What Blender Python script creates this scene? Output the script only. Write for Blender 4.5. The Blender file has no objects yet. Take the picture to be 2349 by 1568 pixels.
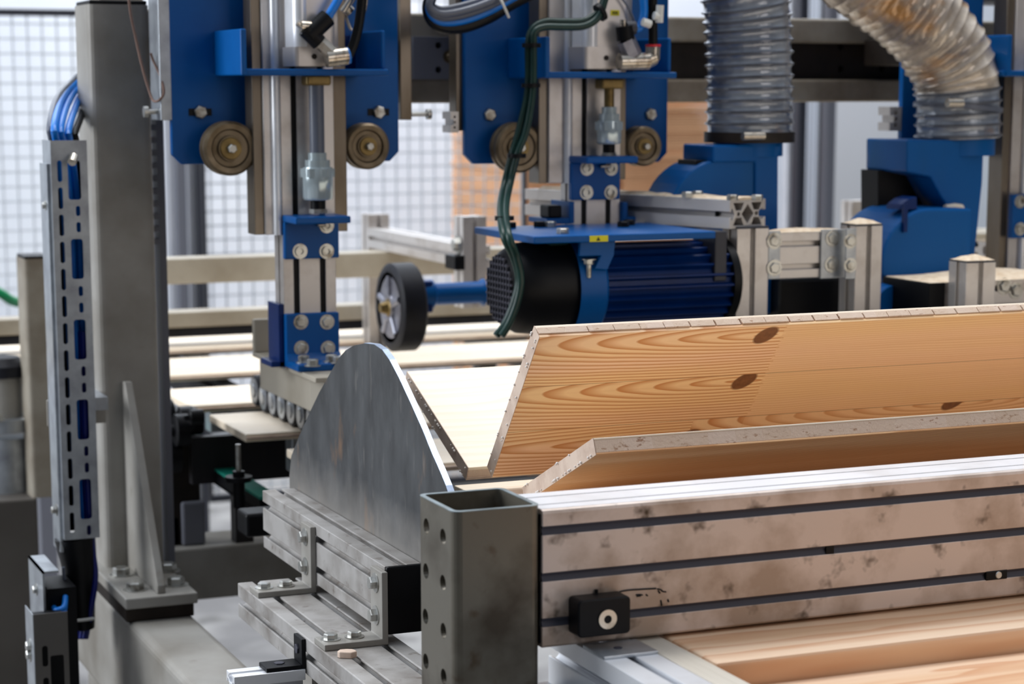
import bpy, math, random
from math import sin, cos, atan, atan2, radians, pi, sqrt
from mathutils import Vector, Matrix
random.seed(7)
S = bpy.context.scene
COL = S.collection
# ------------------------------------------------------------------ camera
F = 4846.; CX = 1200.; CY = 1000.; HZ = 200.
TH = atan((CY-HZ)/F); PS = atan(2080/4912.); CZ = 1.55
fwd = Vector((sin(PS)*cos(TH), cos(PS)*cos(TH), -sin(TH)))
rt = Vector((cos(PS), -sin(PS), 0)); up = Vector((sin(PS)*sin(TH), cos(PS)*sin(TH), cos(TH)))
def ray(px, py): return fwd*F + rt*(px-CX) + up*(CY-py)
def P(px, py, X=None, Y=None, Z=None, D=None):
    r = ray(px, py)
    t = X/r.x if X is not None else Y/r.y if Y is not None else (Z-CZ)/r.z if Z is not None else D/F
    return Vector((r.x*t, r.y*t, CZ+r.z*t))
cam = bpy.data.cameras.new('camera'); co = bpy.data.objects.new('camera', cam); COL.objects.link(co)
co.location = (0, 0, CZ); co.rotation_euler = (pi/2-TH, 0, -PS)
cam.sensor_width = 36; cam.lens = F/2349*36
cam.shift_x = (1174.5-CX)/2349; cam.shift_y = (CY-784)/2349
cam.clip_start = .05
cam.dof.use_dof = True; cam.dof.focus_distance = 2.2; cam.dof.aperture_fstop = 8.0
S.camera = co
# ------------------------------------------------------------------ materials
def srgb(r, g, b):
    f = lambda c: (c/255/12.92 if c/255 <= .04045 else ((c/255+.055)/1.055)**2.4)
    return (f(r), f(g), f(b), 1)
class G:
    """tiny node-graph helper"""
    def __init__(s, name):
        s.m = bpy.data.materials.new(name); s.m.use_nodes = True
        s.t = s.m.node_tree; s.b = s.t.nodes['Principled BSDF']
        s.tc = s.t.nodes.new('ShaderNodeTexCoord')
    def n(s, ty, ins={}, **kw):
        nd = s.t.nodes.new(ty)
        for k, v in kw.items(): setattr(nd, k, v)
        for k, v in ins.items(): s.put(nd.inputs[k], v)
        return nd
    def put(s, sock, v):
        if isinstance(v, bpy.types.NodeSocket): s.t.links.new(v, sock)
        else: sock.default_value = v
    def math(s, op, a, b=0., c=None):
        d = {0: a, 1: b}
        if c is not None: d[2] = c
        return s.n('ShaderNodeMath', d, operation=op).outputs[0]
    def coord(s, scale=(1, 1, 1)):
        return s.n('ShaderNodeMapping', {'Vector': s.tc.outputs['Object'], 'Scale': scale}).outputs[0]
    def noise(s, scale, detail=4, stretch=(1, 1, 1), rough=.55):
        return s.n('ShaderNodeTexNoise', {'Vector': s.coord(stretch), 'Scale': scale, 'Detail': detail, 'Roughness': rough}).outputs[0]
    def ramp(s, x, lo, hi):
        return s.n('ShaderNodeMapRange', {0: x, 1: lo, 2: hi}, clamp=True).outputs[0]
    def mix(s, f, a, b):
        nd = s.n('ShaderNodeMix', data_type='RGBA')
        s.put(nd.inputs[0], f); s.put(nd.inputs[6], a); s.put(nd.inputs[7], b)
        return nd.outputs[2]
    def bump(s, h, strength=.2, dist=.001):
        s.put(s.b.inputs['Normal'], s.n('ShaderNodeBump', {'Height': h, 'Strength': strength, 'Distance': dist}).outputs[0])
    def fin(s, col, rough=.5, metal=0., **kw):
        s.put(s.b.inputs['Base Color'], col); s.put(s.b.inputs['Roughness'], rough); s.put(s.b.inputs['Metallic'], metal)
        for k, v in kw.items(): s.put(s.b.inputs[k.replace('_', ' ')], v)
        return s.m
def pm(name, c1, c2=None, scale=12, lo=.45, hi=.75, rough=.5, metal=0., c3=None, stretch=(1, 1, 1), s3=60, lo3=.6, hi3=.75, bump=0, **kw):
    g = G(name); col = c1
    if c2: col = g.mix(g.ramp(g.noise(scale, 5, stretch), lo, hi), c1, c2)
    if c3: col = g.mix(g.ramp(g.noise(s3, 3, stretch), lo3, hi3), col, c3)
    if bump: g.bump(g.noise(300, 2), bump, .0005)
    return g.fin(col, rough, metal, **kw)
C = srgb
M = {}
M['steelpaint'] = pm('grey_painted_steel', C(154, 151, 145), C(114, 108, 98), 6, .4, .75, .45, c3=C(95, 82, 62), s3=14, lo3=.68, hi3=.85)
M['beampaint'] = pm('beige_painted_steel', C(178, 170, 155), C(140, 128, 108), 5, .45, .75, .5)
M['rustbeam'] = pm('stained_beam_paint', C(150, 143, 130), C(105, 92, 75), 8, .4, .7, .5)
M['darksteel'] = pm('dark_brown_steel', C(44, 36, 30), C(22, 17, 14), 12, .4, .7, .55, .1, Specular_IOR_Level=.3)
M['tube'] = pm('stained_grey_tube', C(106, 101, 90), C(62, 53, 40), 11, .44, .66, .36, .4, c3=C(70, 52, 30), s3=36, lo3=.64, hi3=.8)
M['tubein'] = pm('tube_cut_edge', C(150, 162, 165), C(90, 100, 100), 20, .4, .7, .35, .5)
M['alu'] = pm('anodised_aluminium', C(205, 200, 197), C(160, 150, 142), 14, .5, .8, .38, .55)
M['alubeam'] = pm('stained_anodised_beam', C(208, 192, 182), C(166, 146, 130), 14, .42, .62, .42, .2, c3=C(66, 50, 34), s3=34, lo3=.58, hi3=.72)
M['alutop'] = pm('pale_aluminium', C(236, 238, 242), C(205, 203, 202), 10, .5, .8, .32, .35)
M['aludusty'] = pm('dusty_aluminium', C(176, 173, 170), C(132, 126, 120), 16, .42, .7, .5, .35, c3=C(104, 92, 82), s3=60, lo3=.62, hi3=.8)
M['groove'] = pm('groove_cover', C(66, 66, 76), rough=.5, Specular_IOR_Level=.25)
M['slot'] = pm('slot_shadow_metal', C(84, 84, 88), rough=.5, metal=.3)
M['blue'] = pm('blue_enamel', C(0, 84, 154), C(0, 76, 142), 8, .4, .7, .36, Specular_IOR_Level=.2)
M['bluedusty'] = pm('dusty_blue_enamel', C(0, 84, 152), C(24, 80, 120), 7, .5, .8, .45, c3=C(190, 165, 130), s3=9, lo3=.62, hi3=.8, stretch=(1, 1, .35), Specular_IOR_Level=.2)
M['bluedark'] = pm('dark_blue_enamel', C(0, 42, 104), C(0, 34, 88), 10, .4, .7, .35, Specular_IOR_Level=.2)
M['zinc'] = pm('galvanised_steel', C(178, 184, 190), C(148, 152, 160), 30, .4, .7, .35, .7)
M['bolt'] = pm('zinc_bolt', C(190, 190, 186), C(120, 112, 100), 60, .5, .7, .3, .8)
M['nose'] = pm('mill_scale_plate', C(112, 116, 120), C(72, 74, 76), 12, .35, .65, .42, .55, c3=C(120, 96, 76), s3=16, lo3=.64, hi3=.78, stretch=(1, 1, .5))
def nose_mat():
    g = G('mill_scale_plate')
    col = g.mix(g.ramp(g.noise(26, 6, (1, 1, .5)), .3, .7), C(80, 82, 84), C(52, 53, 55))
    col = g.mix(g.ramp(g.noise(18, 4, (1, 1, .5)), .62, .76), col, C(116, 92, 72))
    col = g.mix(g.math('MULTIPLY', g.ramp(g.noise(70, 3, (1, 1, .25)), .6, .8), .35), col, C(150, 146, 140))
    sz = g.n('ShaderNodeSeparateXYZ', {0: g.tc.outputs['Object']}).outputs[2]
    dust = g.math('ADD', sz, g.math('MULTIPLY', g.math('SUBTRACT', g.noise(25, 4), .5), .05))
    col = g.mix(g.math('MULTIPLY', g.ramp(dust, .13, .06), .45), col, C(176, 170, 162))
    return g.fin(col, .5, .1, Specular_IOR_Level=.35)
M['nose'] = nose_mat()
M['nosedge'] = pm('bright_cut_edge', C(186, 200, 222), C(150, 165, 190), 60, .4, .7, .35, .6)
M['wheelm'] = pm('worn_bronze_wheel', C(120, 106, 86), C(84, 70, 48), 40, .4, .7, .4, .6)
M['brass'] = pm('oily_yellow_steel', C(134, 112, 66), C(96, 78, 44), 40, .4, .7, .4, .6)
M['brownrail'] = pm('oily_guide_rail', C(132, 122, 110), C(92, 80, 64), 8, .4, .65, .3, .7, stretch=(1, 1, .3))
M['rubber'] = pm('black_rubber', C(26, 28, 38), C(18, 18, 24), 20, .4, .7, .55, Specular_IOR_Level=.3)
M['black'] = pm('black_plastic', C(7, 8, 12), rough=.45, Specular_IOR_Level=.2)
M['blacksoft'] = pm('black_cable_sheath', C(8, 9, 12), rough=.4, Specular_IOR_Level=.25)
M['cblue'] = pm('blue_cable_sheath', C(0, 118, 214), rough=.35)
M['cnavy'] = pm('navy_cable_sheath', C(4, 22, 110), rough=.35)
M['cgrey'] = pm('grey_cable_sheath', C(92, 98, 112), rough=.35)
M['cgreen'] = pm('green_cable_sheath', C(18, 52, 46), C(14, 42, 38), 30, .4, .7, .35, Specular_IOR_Level=.35)
M['gbright'] = pm('bright_green_hose', C(0, 150, 90), rough=.4)
M['white'] = pm('white_plastic', C(225, 225, 220), rough=.4)
M['wirem'] = pm('rusty_wire', C(112, 88, 78), rough=.5, metal=.5)
M['nickel'] = pm('nickel_fitting', C(196, 188, 176), C(140, 126, 108), 60, .5, .7, .25, .85)
M['glass'] = pm('clear_pressure_bowl', C(186, 200, 205), rough=.15, metal=.4)
M['red'] = pm('red_ring', C(210, 40, 50), rough=.4)
M['yellow'] = pm('yellow_sticker', C(226, 216, 10), rough=.5)
M['ink'] = pm('black_print', C(40, 40, 10), rough=.6)
M['wire'] = pm('fence_wire', C(202, 208, 216), rough=.5)
M['fpost'] = pm('light_grey_fence_post', C(196, 198, 206), C(180, 184, 194), 6, .4, .7, .45)
M['fdark'] = pm('dark_fence_frame', C(44, 46, 56), rough=.5)
M['fgrey'] = pm('grey_fence_post', C(110, 112, 122), rough=.5)
M['wall'] = pm('white_hall_wall', C(226, 232, 242), C(218, 224, 236), 2, .4, .7, .8)
M['floor'] = pm('concrete_floor', C(150, 148, 146), C(112, 110, 110), 2.5, .4, .6, .6, c3=C(90, 88, 86), s3=4, lo3=.55, hi3=.7)
M['sheet'] = pm('plain_panel', C(205, 208, 216), rough=.6)
M['conv'] = pm('dark_conveyor_steel', C(22, 20, 26), C(48, 42, 42), 12, .5, .75, .5, .2)
M['teal'] = pm('teal_belt', C(0, 128, 110), rough=.5)
M['cab'] = pm('charcoal_steel', C(88, 84, 80), C(74, 70, 66), 4, .4, .7, .5)
M['sawdust'] = pm('sawdust', C(232, 214, 190), C(206, 180, 148), 90, .4, .7, .95, bump=.8)
M['glue'] = pm('white_glue', C(235, 228, 222), rough=.35)
M['hubalu'] = pm('cast_wheel_hub', C(150, 152, 165), C(108, 108, 120), 30, .4, .7, .35, .6)

def hose_mat(name, tan):
    g = G(name)
    n1 = g.ramp(g.noise(14, 4), .42, .66)
    col = g.mix(n1, C(150, 158, 170) if not tan else C(205, 192, 176), C(96, 104, 122) if not tan else C(140, 130, 124))
    n2 = g.ramp(g.noise(9, 4, (1, 1, 1.8)), .55 if tan else .62, .7 if tan else .8)
    col = g.mix(n2, col, C(186, 138, 84))
    g.bump(g.noise(60, 3), .5, .003)
    return g.fin(col, .16, .15, Coat_Weight=.6, Coat_Roughness=.08)
M['hose'] = hose_mat('clear_ribbed_hose', False); M['hosetan'] = hose_mat('dusty_wrapped_hose', True)
M['hosewire'] = pm('hose_wire_rib', C(120, 124, 134), C(90, 90, 96), 20, .4, .7, .2, .4)

def wood(name, light, dark, knots=(), joint=None, seams=(), contrast=.5, base=260., c_alt=None):
    g = G(name)
    sep = g.n('ShaderNodeSeparateXYZ', {0: g.tc.outputs['Object']})
    u, v = sep.outputs[0], sep.outputs[1]
    w1 = g.noise(3.5, 3, (1, 3, 1)); w2 = g.noise(14, 3, (.12, 1, 1))
    warp = g.math('MULTIPLY', g.math('SUBTRACT', w1, .5), .010)
    vv = g.math('ADD', v, warp)
    straight = g.math('ADD', g.math('MULTIPLY', vv, base), g.math('MULTIPLY', w2, 5.))
    phase = straight; kn = None
    kmask = None
    for (ku, kv, v0, v1, sc, um0, um1) in knots:
        du = g.math('MULTIPLY', g.math('SUBTRACT', u, ku), sc); dv = g.math('SUBTRACT', vv, kv)
        f = g.math('SQRT', g.math('ADD', g.math('MULTIPLY', du, du), g.math('MULTIPLY', dv, dv)))
        ph = g.math('ADD', g.math('MULTIPLY', f, 205.), g.math('MULTIPLY', g.math('MULTIPLY', f, f), 300.))
        ph = g.math('ADD', ph, g.math('MULTIPLY', w2, 1.1))
        ins = g.math('MULTIPLY', g.math('GREATER_THAN', v, v0), g.math('LESS_THAN', v, v1))
        ins = g.math('MULTIPLY', ins, g.math('MULTIPLY', g.math('GREATER_THAN', u, ku+um0), g.math('LESS_THAN', u, ku+um1)))
        if joint is not None and um1 > 5: ins = g.math('MULTIPLY', ins, g.math('LESS_THAN', u, g.math('ADD', joint, g.math('MULTIPLY', g.math('PINGPONG', v, .0035), 1.2))))
        phase = g.math('ADD', g.math('MULTIPLY', phase, g.math('SUBTRACT', 1., ins)), g.math('MULTIPLY', ph, ins))
        kmask = ins if kmask is None else g.math('MAXIMUM', kmask, ins)
        e1 = g.math('MULTIPLY', g.math('SUBTRACT', u, ku), .85)
        dv2 = g.math('ADD', dv, g.math('MULTIPLY', g.math('SUBTRACT', u, ku), -.35))
        e = g.math('SQRT', g.math('ADD', g.math('MULTIPLY', e1, e1), g.math('MULTIPLY', dv2, dv2)))
        e = g.math('ADD', e, g.math('MULTIPLY', g.math('SUBTRACT', w2, .5), .004))
        k = g.math('MULTIPLY', g.ramp(e, .0128, .0105), ins)
        kn = k if kn is None else g.math('MAXIMUM', kn, k)
    fr = g.math('FRACT', phase)
    line = g.math('MULTIPLY', g.ramp(fr, .35, .88), g.ramp(fr, 1., .93))
    amt = contrast if kmask is None else g.math('ADD', contrast*.45, g.math('MULTIPLY', kmask, contrast*.55))
    fine = g.noise(160, 2, (.02, 1, 1))
    col = light
    if c_alt: col = g.mix(g.ramp(g.noise(13, 2, (.05, 1, 1)), .42, .56), light, c_alt)
    col = g.mix(g.math('MULTIPLY', line, amt), col, dark)
    col = g.mix(g.math('MULTIPLY', g.ramp(fine, .5, .75), .22), col, dark)
    if joint is not None:
        jm = g.math('GREATER_THAN', u, joint)
        col = g.mix(g.math('MULTIPLY', jm, .35), col, C(240, 190, 136))
    for s_ in seams:
        d = g.math('ABSOLUTE', g.math('SUBTRACT', v, s_))
        col = g.mix(g.math('MULTIPLY', g.math('LESS_THAN', d, .0004), .6), col, C(120, 70, 30))
    if kn is not None:
        col = g.mix(kn, col, g.mix(g.noise(120, 3), C(88, 50, 22), C(150, 96, 52)))
    return g.fin(col, .5)
def endgrain(name):
    g = G(name)
    sep = g.n('ShaderNodeSeparateXYZ', {0: g.tc.outputs['Object']})
    cell = g.math('FLOOR', g.math('DIVIDE', sep.outputs[0], .031))
    rnd = g.n('ShaderNodeTexWhiteNoise', {1: cell}, noise_dimensions='1D').outputs[0]
    ang = g.math('MULTIPLY', g.math('SUBTRACT', rnd, .5), 3.)
    ph = g.math('ADD', g.math('MULTIPLY', sep.outputs[0], 700.), g.math('MULTIPLY', g.math('MULTIPLY', sep.outputs[2], ang), 500.))
    ph = g.math('ADD', ph, g.math('MULTIPLY', g.noise(40, 3), 3.))
    l = g.ramp(g.math('FRACT', ph), .4, .9)
    col = g.mix(g.math('MULTIPLY', l, .8), C(240, 222, 204), C(176, 124, 92))
    col = g.mix(g.ramp(g.noise(220, 4, (.5, 1, 1)), .6, .7), col, C(160, 118, 90))
    col = g.mix(g.math('MULTIPLY', rnd, .5), col, C(212, 184, 156))
    g.bump(g.noise(250, 3), .6, .001)
    return g.fin(col, .8)
M['pale'] = wood('pale_pine', C(250, 236, 214), C(226, 190, 150), contrast=.35, base=90.)
M['endg'] = endgrain('pine_end_grain')
M['endface'] = pm('pine_cut_end', C(216, 194, 176), C(190, 164, 146), 40, .4, .7, .8)
M['stackw'] = wood('orange_stacked_pine', C(240, 184, 138), C(196, 136, 92), contrast=.5, base=60.)
M['thickw'] = wood('planed_timber', C(240, 210, 180), C(208, 148, 104), contrast=.7, base=30., c_alt=C(230, 188, 148))
M['browntw'] = wood('brown_timber', C(168, 122, 74), C(112, 74, 38), contrast=.6, base=70., c_alt=C(150, 102, 56))
M['greyw'] = wood('greyed_planed_strip', C(214, 206, 192), C(160, 146, 128), contrast=.5, base=420.)

# ------------------------------------------------------------------ mesh helpers
class MB:
    def __init__(s): s.v = []; s.f = []; s.sm = []
    def add(s, vs, fs, smooth=False):
        o = len(s.v); s.v += [Vector(v) for v in vs]
        s.f += [tuple(i+o for i in f) for f in fs]; s.sm += [smooth]*len(fs); return s
    def box(s, x0, x1, y0, y1, z0, z1):
        x0, x1 = min(x0, x1), max(x0, x1); y0, y1 = min(y0, y1), max(y0, y1); z0, z1 = min(z0, z1), max(z0, z1)
        return s.add([(x0, y0, z0), (x1, y0, z0), (x1, y1, z0), (x0, y1, z0), (x0, y0, z1), (x1, y0, z1), (x1, y1, z1), (x0, y1, z1)],
                     [(3, 2, 1, 0), (4, 5, 6, 7), (0, 1, 5, 4), (1, 2, 6, 5), (2, 3, 7, 6), (3, 0, 4, 7)])
    def prism(s, poly, ax, a0, a1):
        """poly in the plane perpendicular to ax: ax=x ->(y,z), y->(x,z), z->(x,y)"""
        n = len(poly)
        def m(p, a): return (a, p[0], p[1]) if ax == 'x' else (p[0], a, p[1]) if ax == 'y' else (p[0], p[1], a)
        vs = [m(p, a0) for p in poly]+[m(p, a1) for p in poly]
        fs = [tuple(range(n)), tuple(range(2*n-1, n-1, -1))]+[(i, (i+1) % n, n+(i+1) % n, n+i) for i in range(n)]
        return s.add(vs, fs)
    def rings(s, rs, cap=True, smooth=True, closed=False):
        n = len(rs[0]); vs = [p for r in rs for p in r]; fs = []
        for k in range(len(rs)-(0 if closed else 1)):
            k2 = (k+1) % len(rs)
            fs += [(k*n+i, k*n+(i+1) % n, k2*n+(i+1) % n, k2*n+i) for i in range(n)]
        o = len(s.v); s.add(vs, fs, smooth)
        if cap and not closed:
            L = (len(rs)-1)*n
            s.f += [tuple(o+i for i in range(n-1, -1, -1)), tuple(o+L+i for i in range(n))]; s.sm += [False, False]
        return s
    def lathe(s, o, ax, prof, n=28, cap=True):
        """prof: (distance along ax, radius)"""
        o = Vector(o); ax = Vector(ax).normalized(); a = ax.orthogonal().normalized(); b = ax.cross(a)
        rs = [[o+ax*d+(a*cos(2*pi*i/n)+b*sin(2*pi*i/n))*max(r, 1e-5) for i in range(n)] for d, r in prof]
        return s.rings(rs, cap)
    def cyl(s, p0, p1, r, n=20, r1=None):
        d = Vector(p1)-Vector(p0); return s.lathe(p0, d, [(0, r), (d.length, r if r1 is None else r1)], n)
    def tube(s, pts, r, n=10, sub=6):
        P_ = smooth_path(pts, sub); rs = []; a = None
        for i, p in enumerate(P_):
            t = (P_[min(i+1, len(P_)-1)]-P_[max(i-1, 0)]).normalized()
            a = t.orthogonal().normalized() if a is None else (a-t*a.dot(t)).normalized()
            b = t.cross(a); rr = r(i/(len(P_)-1)) if callable(r) else r
            rs.append([p+(a*cos(2*pi*k/n)+b*sin(2*pi*k/n))*rr for k in range(n)])
        return s.rings(rs)
    def plate(s, outline, holes, t, fn):
        """2-D outline with holes, thickness t; fn maps (a,b,c)->world"""
        cu = bpy.data.curves.new('tmp', 'CURVE'); cu.dimensions = '2D'; cu.fill_mode = 'BOTH'; cu.extrude = t/2
        for pl in [outline]+list(holes):
            sp = cu.splines.new('POLY'); sp.points.add(len(pl)-1); sp.use_cyclic_u = True
            for i, p in enumerate(pl): sp.points[i].co = (p[0], p[1], 0, 1)
        ob = bpy.data.objects.new('tmp', cu); me = bpy.data.meshes.new_from_object(ob)
        s.add([fn(v.co.x, v.co.y, v.co.z+t/2) for v in me.vertices], [tuple(p.vertices) for p in me.polygons])
        bpy.data.objects.remove(ob); bpy.data.curves.remove(cu); bpy.data.meshes.remove(me); return s
    def rot(s, ang, c=(0, 0, 0), ax='Z'):
        R = Matrix.Rotation(ang, 3, ax); c = Vector(c); s.v = [R @ (v-c)+c for v in s.v]; return s
    def build(s, name, m, parent=None, bev=0., seg=2, local=False, smooth=False):
        if not isinstance(m, bpy.types.Material): m = M[m]
        me = bpy.data.meshes.new(name)
        if parent is not None:
            q = parent; o = Vector((0, 0, 0))
            while q is not None: o = o+Vector(q.location); q = q.parent
            loc = Vector((0, 0, 0))
            if parent.type == 'MESH' or True: vs = [v-o for v in s.v]
        elif local: vs = s.v; loc = Vector((0, 0, 0))
        else:
            xs = [v.x for v in s.v]; ys = [v.y for v in s.v]; zs = [v.z for v in s.v]
            loc = Vector(((min(xs)+max(xs))/2, (min(ys)+max(ys))/2, min(zs))); vs = [v-loc for v in s.v]
        me.from_pydata(vs, [], s.f); me.update()
        me.polygons.foreach_set('use_smooth', [a or smooth for a in s.sm])
        import bmesh
        bm = bmesh.new(); bm.from_mesh(me); bmesh.ops.remove_doubles(bm, verts=bm.verts, dist=1e-6); bmesh.ops.recalc_face_normals(bm, faces=bm.faces); bm.to_mesh(me); bm.free()
        me.materials.append(m)
        ob = bpy.data.objects.new(name, me); COL.objects.link(ob); ob.location = loc
        if parent is not None: ob.parent = parent
        if any(s.sm) and not smooth:
            es = ob.modifiers.new('edge_split', 'EDGE_SPLIT'); es.split_angle = radians(38)
        if bev:
            b = ob.modifiers.new('bevel', 'BEVEL'); b.width = bev; b.segments = seg; b.limit_method = 'ANGLE'; b.angle_limit = radians(40); b.harden_normals = False
        return ob
def smooth_path(pts, sub):
    pts = [Vector(p) for p in pts]
    if len(pts) < 3: return pts
    out = []
    for i in range(len(pts)-1):
        p0 = pts[max(i-1, 0)]; p1 = pts[i]; p2 = pts[i+1]; p3 = pts[min(i+2, len(pts)-1)]
        for k in range(sub):
            t = k/sub
            out.append(.5*((2*p1)+(p2-p0)*t+(2*p0-5*p1+4*p2-p3)*t*t+(3*p1-p0-3*p2+p3)*t**3))
    return out+[pts[-1]]
def tag(o, label, cat, group=None, kind=None):
    o['label'] = label; o['category'] = cat
    if group: o['group'] = group
    if kind: o['kind'] = kind
    return o
def thing(name, label, cat, loc, group=None):
    o = bpy.data.objects.new(name, None); o.empty_display_size = .05; COL.objects.link(o); o.location = loc
    return tag(o, label, cat, group)
def struct(o): o['kind'] = 'structure'; return o
def bY(x0, y0, x1, y1, Y, dep):
    xm, ym = (x0+x1)/2, (y0+y1)/2
    return (P(x0, ym, Y=Y).x, P(x1, ym, Y=Y).x, Y, Y+dep, P(xm, y1, Y=Y).z, P(xm, y0, Y=Y).z)
def circ(cx, cy, r, n=20, ry=None): return [(cx+r*cos(2*pi*i/n), cy+(ry or r)*sin(2*pi*i/n)) for i in range(n)]
def slotp(cx, cy, w, h, n=8):
    r = min(w, h)/2; o = []
    for i in range(n+1): a = pi*i/n; o.append((cx+r*cos(a), cy+h/2-r+r*sin(a)))
    for i in range(n+1): a = pi+pi*i/n; o.append((cx+r*cos(a), cy-h/2+r+r*sin(a)))
    return o
def rrect(x0, y0, x1, y1, r, n=4):
    o = []
    for (cx, cy, a0) in ((x1-r, y1-r, 0), (x0+r, y1-r, pi/2), (x0+r, y0+r, pi), (x1-r, y0+r, 3*pi/2)):
        for i in range(n+1): a = a0+pi/2*i/n; o.append((cx+r*cos(a), cy+r*sin(a)))
    return o
def bolt(par, p, ax, r=.008, h=.006, m='bolt', socket=False, name='bolt', washer=True):
    p = Vector(p); a = Vector(ax).normalized(); b = MB()
    if washer: b.lathe(p, a, [(0, r*1.45), (.0012, r*1.45)], 18)
    if socket: b.lathe(p, a, [(0, r), (h, r), (h, r*.55), (h*.4, r*.5)], 16)
    else:
        q = a.orthogonal().normalized(); c = a.cross(q)
        rs = [[p+a*d+(q*cos(pi/3*i)+c*sin(pi/3*i))*rr for i in range(6)] for d, rr in ((0, r), (h*.85, r), (h, r*.85))]
        b.rings(rs, smooth=False)
    return b.build(name, m, par)
def prof_poly(x0, x1, z0, z1, nx, nz, so=.008, sd=.010, uw=.016, sides='lrtb', half=None):
    """aluminium extrusion outline with T-slots, nx slots on the horizontal faces, nz on the vertical ones"""
    def edge(a, b, n, inward, on):
        pts = [a]
        if on:
            L = (Vector(b)-Vector(a)); d = L.normalized(); I = Vector(inward)
            for k in range(n):
                c = Vector(a)+L*((k+.5)/n)
                for (s_, dep) in ((-so/2, 0), (-so/2, .003), (-uw/2, .003), (-uw/2, .006), (-so/2, sd), (so/2, sd), (uw/2, .006), (uw/2, .003), (so/2, .003), (so/2, 0)):
                    q = c+d*s_+I*dep; pts.append((q.x, q.y))
        return pts
    A, B, Cc, D_ = (x0, z0), (x1, z0), (x1, z1), (x0, z1)
    return (edge(A, B, nx, (0, 1), 'b' in sides)+edge(B, Cc, nz, (-1, 0), 'r' in sides)
            + edge(Cc, D_, nx, (0, -1), 't' in sides)+edge(D_, A, nz, (1, 0), 'l' in sides))
def extrusion(a0, a1, b0, b1, na, nb, ax, c0, c1, **kw):
    return MB().prism(prof_poly(a0, a1, b0, b1, na, nb, **kw), ax, c0, c1)

# ------------------------------------------------------------------ hall
struct(MB().box(-6, 16, -3, 11, -.1, 0).build('floor', 'floor'))
struct(MB().box(-6, 16, 9.4, 9.6, 0, 6).build('wall_back', 'wall'))

# ------------------------------------------------------------------ safety fence (Y ~ 7.1)
FY = 7.1
def fence_panel(px0, px1, label, top_px=None, vert_only=False, pitch=.048):
    x0, x1 = P(px0, 400, Y=FY).x, P(px1, 400, Y=FY).x
    zt = P(80, 37, Y=FY).z if top_px is None else top_px
    t = thing('mesh_fence', label, 'fence', ((x0+x1)/2, FY, .12), None)
    f = MB().box(x0, x1, FY-.012, FY+.012, zt-.0, zt+.022).box(x0, x1, FY-.012, FY+.012, .12, .145).box(x0, x0+.012, FY-.012, FY+.012, .145, zt).box(x1-.012, x1, FY-.012, FY+.012, .145, zt)
    f.build('frame', 'fdark', t)
    w = MB(); x = x0+.03
    while x < x1-.01:
        w.box(x-.0025, x+.0025, FY-.004, FY, .145, zt); x += pitch if not vert_only else .02
    z = .17
    while z < zt:
        if not vert_only: w.box(x0+.012, x1-.012, FY, FY+.004, z-.0025, z+.0025)
        z += .048
    w.build('wire_mesh', 'wire', t)
    return t
fence_panel(-330, 368, 'white wire mesh fence panel with black top rail behind the tall grey post')
fence_panel(462, 1206, 'wide wire mesh fence panel behind the blue carriages and rubber wheel', P(80, -60, Y=FY).z)
fence_panel(1838, 1882, 'narrow mesh fence panel of close vertical wires right of the clear hose', P(80, -60, Y=FY).z, True)
def fpost(px0, px1, m, label, Y=7.065, m2=None):
    Y = 6.995 if Y == 7.0 else Y
    x0, x1 = P(px0, 450, Y=Y).x, P(px1, 450, Y=Y).x
    t = thing('fence_post', label, 'fence post', ((x0+x1)/2, Y, 0), 'fence posts')
    MB().box(x0, x1, Y-.03, Y+.02, .008, 2.3).build('post', m, t, bev=.004)
    MB().box(x0-.0, x1+.0, Y-.035, Y+.022, 0, .008).build('foot_plate', m, t)
    return t
fpost(382, 400, 'fpost', 'light grey fence post just right of the tall grey post'); fpost(401, 424, 'fgrey', 'dark grey fence post beside the light one near tall post', 7.0)
fpost(427, 445, 'fpost', 'narrow white fence post left of the first column'); fpost(446, 458, 'fdark', 'thin black fence post edging the mesh left of first column', 7.0)
fpost(1796, 1817, 'fpost', 'white fence post right behind the clear ribbed hose'); fpost(1819, 1835, 'fdark', 'black fence post between hose and narrow mesh strip', 7.0)
fpost(1884, 1905, 'fgrey', 'grey fence post left of the plain white panel', 7.0); fpost(2062, 2092, 'fpost', 'pale fence post at right edge of plain white panel')
b = bY(1880, -40, 2110, 900, 8.9, .02); pn = MB().box(b[0], b[1], 8.9, 8.92, 0, 3.2).build('sheet_panel', 'sheet')
tag(pn, 'plain off-white sheet panel seen between fence posts right of the clear hose', 'panel')

# stacked boards behind the fence
zy = 7.75; xa, xb, xc = P(1203, 450, Y=zy).x, P(1425, 450, Y=zy).x, P(1640, 450, Y=zy).x
first = None; zt_ = P(1500, 225, Y=zy).z
k = 0; z = .1
pal = thing('pallet', 'wooden pallet under the orange board stack behind the fence', 'pallet', ((xa+xc)/2, zy+.4, 0))
MB().box(xa, xc, zy, zy+.8, .078, .1).build('deck', 'stackw', pal)
for q in range(3):
    xx = xa+(xc-xa-.1)*q/2; MB().box(xx, xx+.1, zy, zy+.8, 0, .078).build('bearer', 'stackw', pal)
while z < zt_+.03:
    for (x0, x1) in ((xa, xb-.006), (xb+.006, xc)):
        if first is None:
            first = tag(MB().box(x0, x1, zy, zy+.8, z, z+.0185).build('stacked_board', 'stackw', bev=.001), 'orange pine board in the tall stack behind the mesh fence', 'board', 'orange boards stacked behind the fence'); w0 = x1-x0
        else:
            o = first.copy(); COL.objects.link(o)
            o.location = ((x0+x1)/2+random.uniform(-.004, .004), zy+.4+random.uniform(-.006, .006), z); o.scale.x = (x1-x0)/w0
    z += .0215; k += 1

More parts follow.
